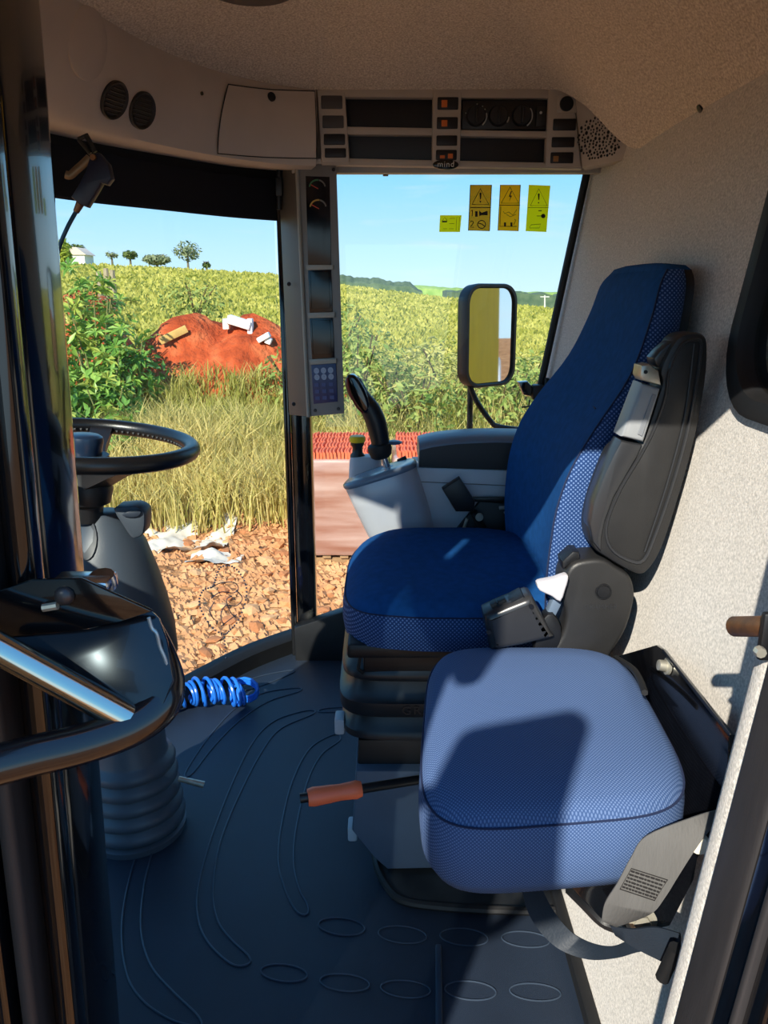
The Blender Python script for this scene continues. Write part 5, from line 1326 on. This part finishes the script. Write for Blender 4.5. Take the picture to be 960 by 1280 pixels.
c = on_ground(330, 426)+V((0, 0, .06)); mb = MB(); mb.box(c, (.2, .25, .1), rot=Matrix.Rotation(-.5, 3, 'X'), bevel=.02); mb.box(c+V((.02, -.08, -.06)), (.15, .12, .12), rot=Matrix.Rotation(.4, 3, 'X'), bevel=.02); solo('white_debris', mb, MATS['white_scrap'], 'small white scrap piece lower down beside the weeds', 'debris')

# ------------------------------------------------------------------ rubble, tarp
def stone_mesh(rng, i):
    m_ = MB(); bmesh.ops.create_icosphere(m_.bm, subdivisions=1, radius=1)
    for v in m_.bm.verts: v.co *= rng.uniform(.65, 1.2)
    me = m_.mesh('stone', 0); me.materials.append(mat('stone_%d' % (i % 3), ((192, 134, 86), (208, 156, 108), (172, 110, 68))[i % 3], .95, var=.12, vscale=3)); return me
rs = random.Random(9); sm_ = [stone_mesh(rs, i) for i in range(9)]
n_ = 0; placed = []
while n_ < 300:
    x = rs.uniform(5.6, 10.4); y = rs.uniform(-.6, .30)*x*.9
    if not (-.1*x < y < .28*x): continue
    s = rs.uniform(.04, .11)
    if x > 8.5 and y < 1.05: continue
    if any((x-a)**2+(y-b2)**2 < ((s+c_)*1.15)**2 for a, b2, c_ in placed): continue
    placed.append((x, y, s)); o = bpy.data.objects.new('rubble_stone', rs.choice(sm_)); COL.objects.link(o)
    o.location = (x, y, ground_h(x, y)+s*.2); o.scale = (s*rs.uniform(.8, 1.5), s*rs.uniform(.8, 1.5), s*rs.uniform(.4, .7)); o.rotation_euler = (rs.uniform(-.3, .3), rs.uniform(-.3, .3), rs.uniform(0, 6.28))
    o['label'] = 'tan clod of broken rubble lying on the ground outside'; o['category'] = 'stone'; o['group'] = 'rubble on the ground outside'
    n_ += 1
mb = MB()
for _ in range(6500):
    x = rs.uniform(5.0, 10.6); y = rs.uniform(-.22, .34)*x; s = rs.uniform(.015, .06); z = ground_h(x, y)+s*.1
    i = [mb.bm.verts.new((x+s*a*rs.uniform(.7, 1.3), y+s*b2*rs.uniform(.7, 1.3), z+c_*s)) for a, b2, c_ in ((-1, -.8, 0), (1, -.7, 0), (.8, 1, 0), (-.9, .8, 0), (rs.uniform(-.4, .4), rs.uniform(-.4, .4), rs.uniform(.5, 1.0)))]
    for a, b2 in ((0, 1), (1, 2), (2, 3), (3, 0)): mb.bm.faces.new((i[a], i[b2], i[4]))
solo('gravel', mb, mat('gravel_tan', (176, 118, 74), .95, col2=(206, 154, 106), vscale=2), 'small tan gravel and crumbs between the rubble', 'gravel', kind='stuff', smooth=0)
mb = grid_mesh([9.2+k*.05 for k in range(24)], [2.05+k*.05 for k in range(30)], lambda x, y: ground_h(x, y)+.04+.12*mnoise.noise(V((x*3, y*3, 1)))+.06*mnoise.noise(V((x*8, y*8, 2))))
solo('white_tarp', mb, mat('tarp_white', (205, 194, 178), .7, var=.06, vscale=6), 'crumpled dirty white plastic sheet beside the grass edge', 'sheet', smooth=60)
mb = grid_mesh([8.7+k*.05 for k in range(9)], [1.75+k*.05 for k in range(14)], lambda x, y: ground_h(x, y)+.05+.10*mnoise.noise(V((x*4, y*4, 5)))+.05*mnoise.noise(V((x*9, y*9, 2))))
solo('white_tarp', mb, MATS['tarp_white'], 'smaller torn strip of white sheet among the rubble clods', 'sheet', smooth=60)

# ------------------------------------------------------------------ wrapped roof tile pallets
film = mat('wrap_film', (146, 96, 78), .25, col2=(190, 160, 148), vscale=3.0, detail=6, stretch=(1, .25, 2.2), spec=.5, coat=.4)
terr = mat('terracotta', (228, 108, 70), .85, var=.12, vscale=4)
tile_me = None
def pallet(x0, x1, y0, y1, zt, label):
    zb = -2.0
    T = Thing('tile_pallet', label, 'pallet', ((x0+x1)/2, (y0+y1)/2, zb))
    m_ = MB()
    m_.box(((x0+x1)/2, (y0+y1)/2, (zb+.14+zt-.06)/2), (x1-x0, y1-y0, zt-.06-zb-.14), bevel=.03, seg=2)
    bmesh.ops.subdivide_edges(m_.bm, edges=list(m_.bm.edges), cuts=5, use_grid_fill=True)
    for v in m_.bm.verts: v.co += V((mnoise.noise(v.co*3), mnoise.noise(v.co*3+V((5, 0, 0))), 0))*.03
    T.part('wrap', m_, film, label='crinkled clear plastic wrap')
    for k in range(5):
        m_ = MB(); m_.box(((x0+x1)/2, y0+.08+(y1-y0-.16)*k/4, zb+.12), (x1-x0, .1, .025), bevel=.004); T.part('pallet_board', m_, mat('pallet_wood', (150, 116, 80), .9, var=.15, vscale=5))
    for k in range(3):
        m_ = MB(); m_.box((x0+.08+(x1-x0-.16)*k/2, (y0+y1)/2, zb+.05), (.09, y1-y0, .1), bevel=.004); T.part('pallet_block', m_, MATS['pallet_wood'])
    # roof tiles standing on edge, seen from the top as ribs
    global tile_me
    if tile_me is None:
        t_ = MB(); rings = []
        for j in range(5):
            a = -1+j/2; rings.append([V((a*.17, .020-.020*a*a+dy, dz)) for dy, dz in ((-.015, -.1), (.015, -.1), (.015, .088), (.007, .1), (-.007, .1), (-.015, .088))])
        t_.loft(rings, True, True, True); tile_me = t_.mesh('roof_tile', 30); tile_me.materials.append(terr)
    nx = 4
    ny = int((y1-y0-.06)/.042)
    for i in range(nx):
        for j in range(ny):
            o = bpy.data.objects.new('roof_tile', tile_me); COL.objects.link(o); o.parent = T.o
            o.location = V((x0+.04+(i+.5)*(x1-x0-.08)/nx, y0+.04+j*.042, zt-.08+rs.uniform(-.006, .006)))-T.loc
            o.rotation_euler = (rs.uniform(-.12, .05), 0, 0)
pallet(8.75, 10.2, -.02, .98, -.62, 'plastic wrapped pallet of terracotta roof tiles standing nearer the windscreen pillar')
pallet(8.75, 10.1, -1.15, -.10, -.60, 'plastic wrapped pallet of terracotta roof tiles standing beyond the joystick and armrest')

# ------------------------------------------------------------------ horizon trees and house
tr_g = leafmat('tree_leaves', (58, 84, 40), (116, 128, 66), .8, .2); tr_l = leafmat('tree_leaves_light', (124, 146, 40), (178, 184, 70), .8, .3); tr_p = leafmat('tree_leaves_pale', (104, 116, 84), (150, 156, 116), .8, .2)
def htree(px, top, bot, X, wpx, m_, label, n, size, trunk=True):
    c = at(px, bot, X=X); h = at(px, top, X=X).z-c.z; rx = wpx/960*X/1.04*.5
    rng = random.Random(px); T = Thing('horizon_tree', label, 'tree', c-V((0, 0, .8)))
    vs, fs, rn = leaf_cluster(n, rx, rx, h*.5*(.86 if trunk else 1), size, rng)
    dz = h*.14+.8 if trunk else .5
    me = bpy.data.meshes.new('crown'); me.from_pydata([(v.x, v.y, v.z+dz) for v in vs], [], fs); me.update()
    a = me.attributes.new('rnd', 'FLOAT', 'POINT'); a.data.foreach_set('value', rn); me.materials.append(m_)
    o = bpy.data.objects.new('crown', me); COL.objects.link(o); o.parent = T.o
    m2_ = MB(); m2_.tube([T.loc, T.loc+V((0, 0, h*.5+.8))], [.16, .1], 6)
    for k in range(6):
        a_ = k*1.05; m2_.tube([T.loc+V((0, 0, h*.35+.8)), T.loc+V((math.cos(a_)*rx*.8, math.sin(a_)*rx*.8, h*(.6+.3*rng.random())+.8))], [.09, .03], 5)
    T.part('trunk', m2_, mat('trunk_grey', (110, 100, 80), .9))
htree(235, 301, 330, 101, 35, tr_p, 'airy round tree with thin crown on the field crest', 230, .33)
htree(196, 315, 328, 101, 34, tr_p, 'low spreading grey green tree on the field crest', 500, .3, False)
htree(163, 313, 326, 102, 18, tr_g, 'small dark pointed tree on the field crest', 260, .28)
htree(140, 314, 325, 104, 16, tr_p, 'faint thin tree on the field crest', 90, .25)
htree(258, 325, 332, 102, 10, tr_g, 'tiny dark bush at the end of the crest trees', 120, .25, False)
htree(80, 296, 326, 92, 20, tr_l, 'bright yellow green tree beside the white house', 500, .35, False)
htree(97, 305, 320, 110, 22, tr_g, 'dark palm like tree behind the white house', 200, .3)
hc = at(91, 326, X=100)
hs = Thing('farm_house', 'small white farm house with pale roof on the field crest', 'house', hc-V((0, 0, 1)))
mb = MB(); mb.box(hc+V((1.5, 0, -.0)), (3, 3.0, 1.6)); hs.part('wall', mb, mat('house_white', (226, 222, 214), .8))
mb = MB(); mb.prism([hc+V((-.2, 1.8, .7)), hc+V((-.2, -1.8, .7)), hc+V((-.2, -.6, 1.6)), hc+V((-.2, .6, 1.6))], (3.4, 0, 0)); hs.part('roof', mb, mat('house_roof', (206, 186, 168), .8))
mb = MB(); mb.box(hc+V((-.02, .5, .1)), (.06, .6, .5)); hs.part('window', mb, mat('house_window', (70, 80, 90), .3))
# utility post at the far right
mb = MB(); mb.tube([at(681, 384, X=90), at(681, 369, X=90)], [.1, .08], 6); mb.box(at(681, 371, X=90), (.1, 1.0, .1)); solo('field_post', mb, mat('post_grey', (200, 196, 188), .8), 'pale wooden post standing at the far edge of the crop', 'post')
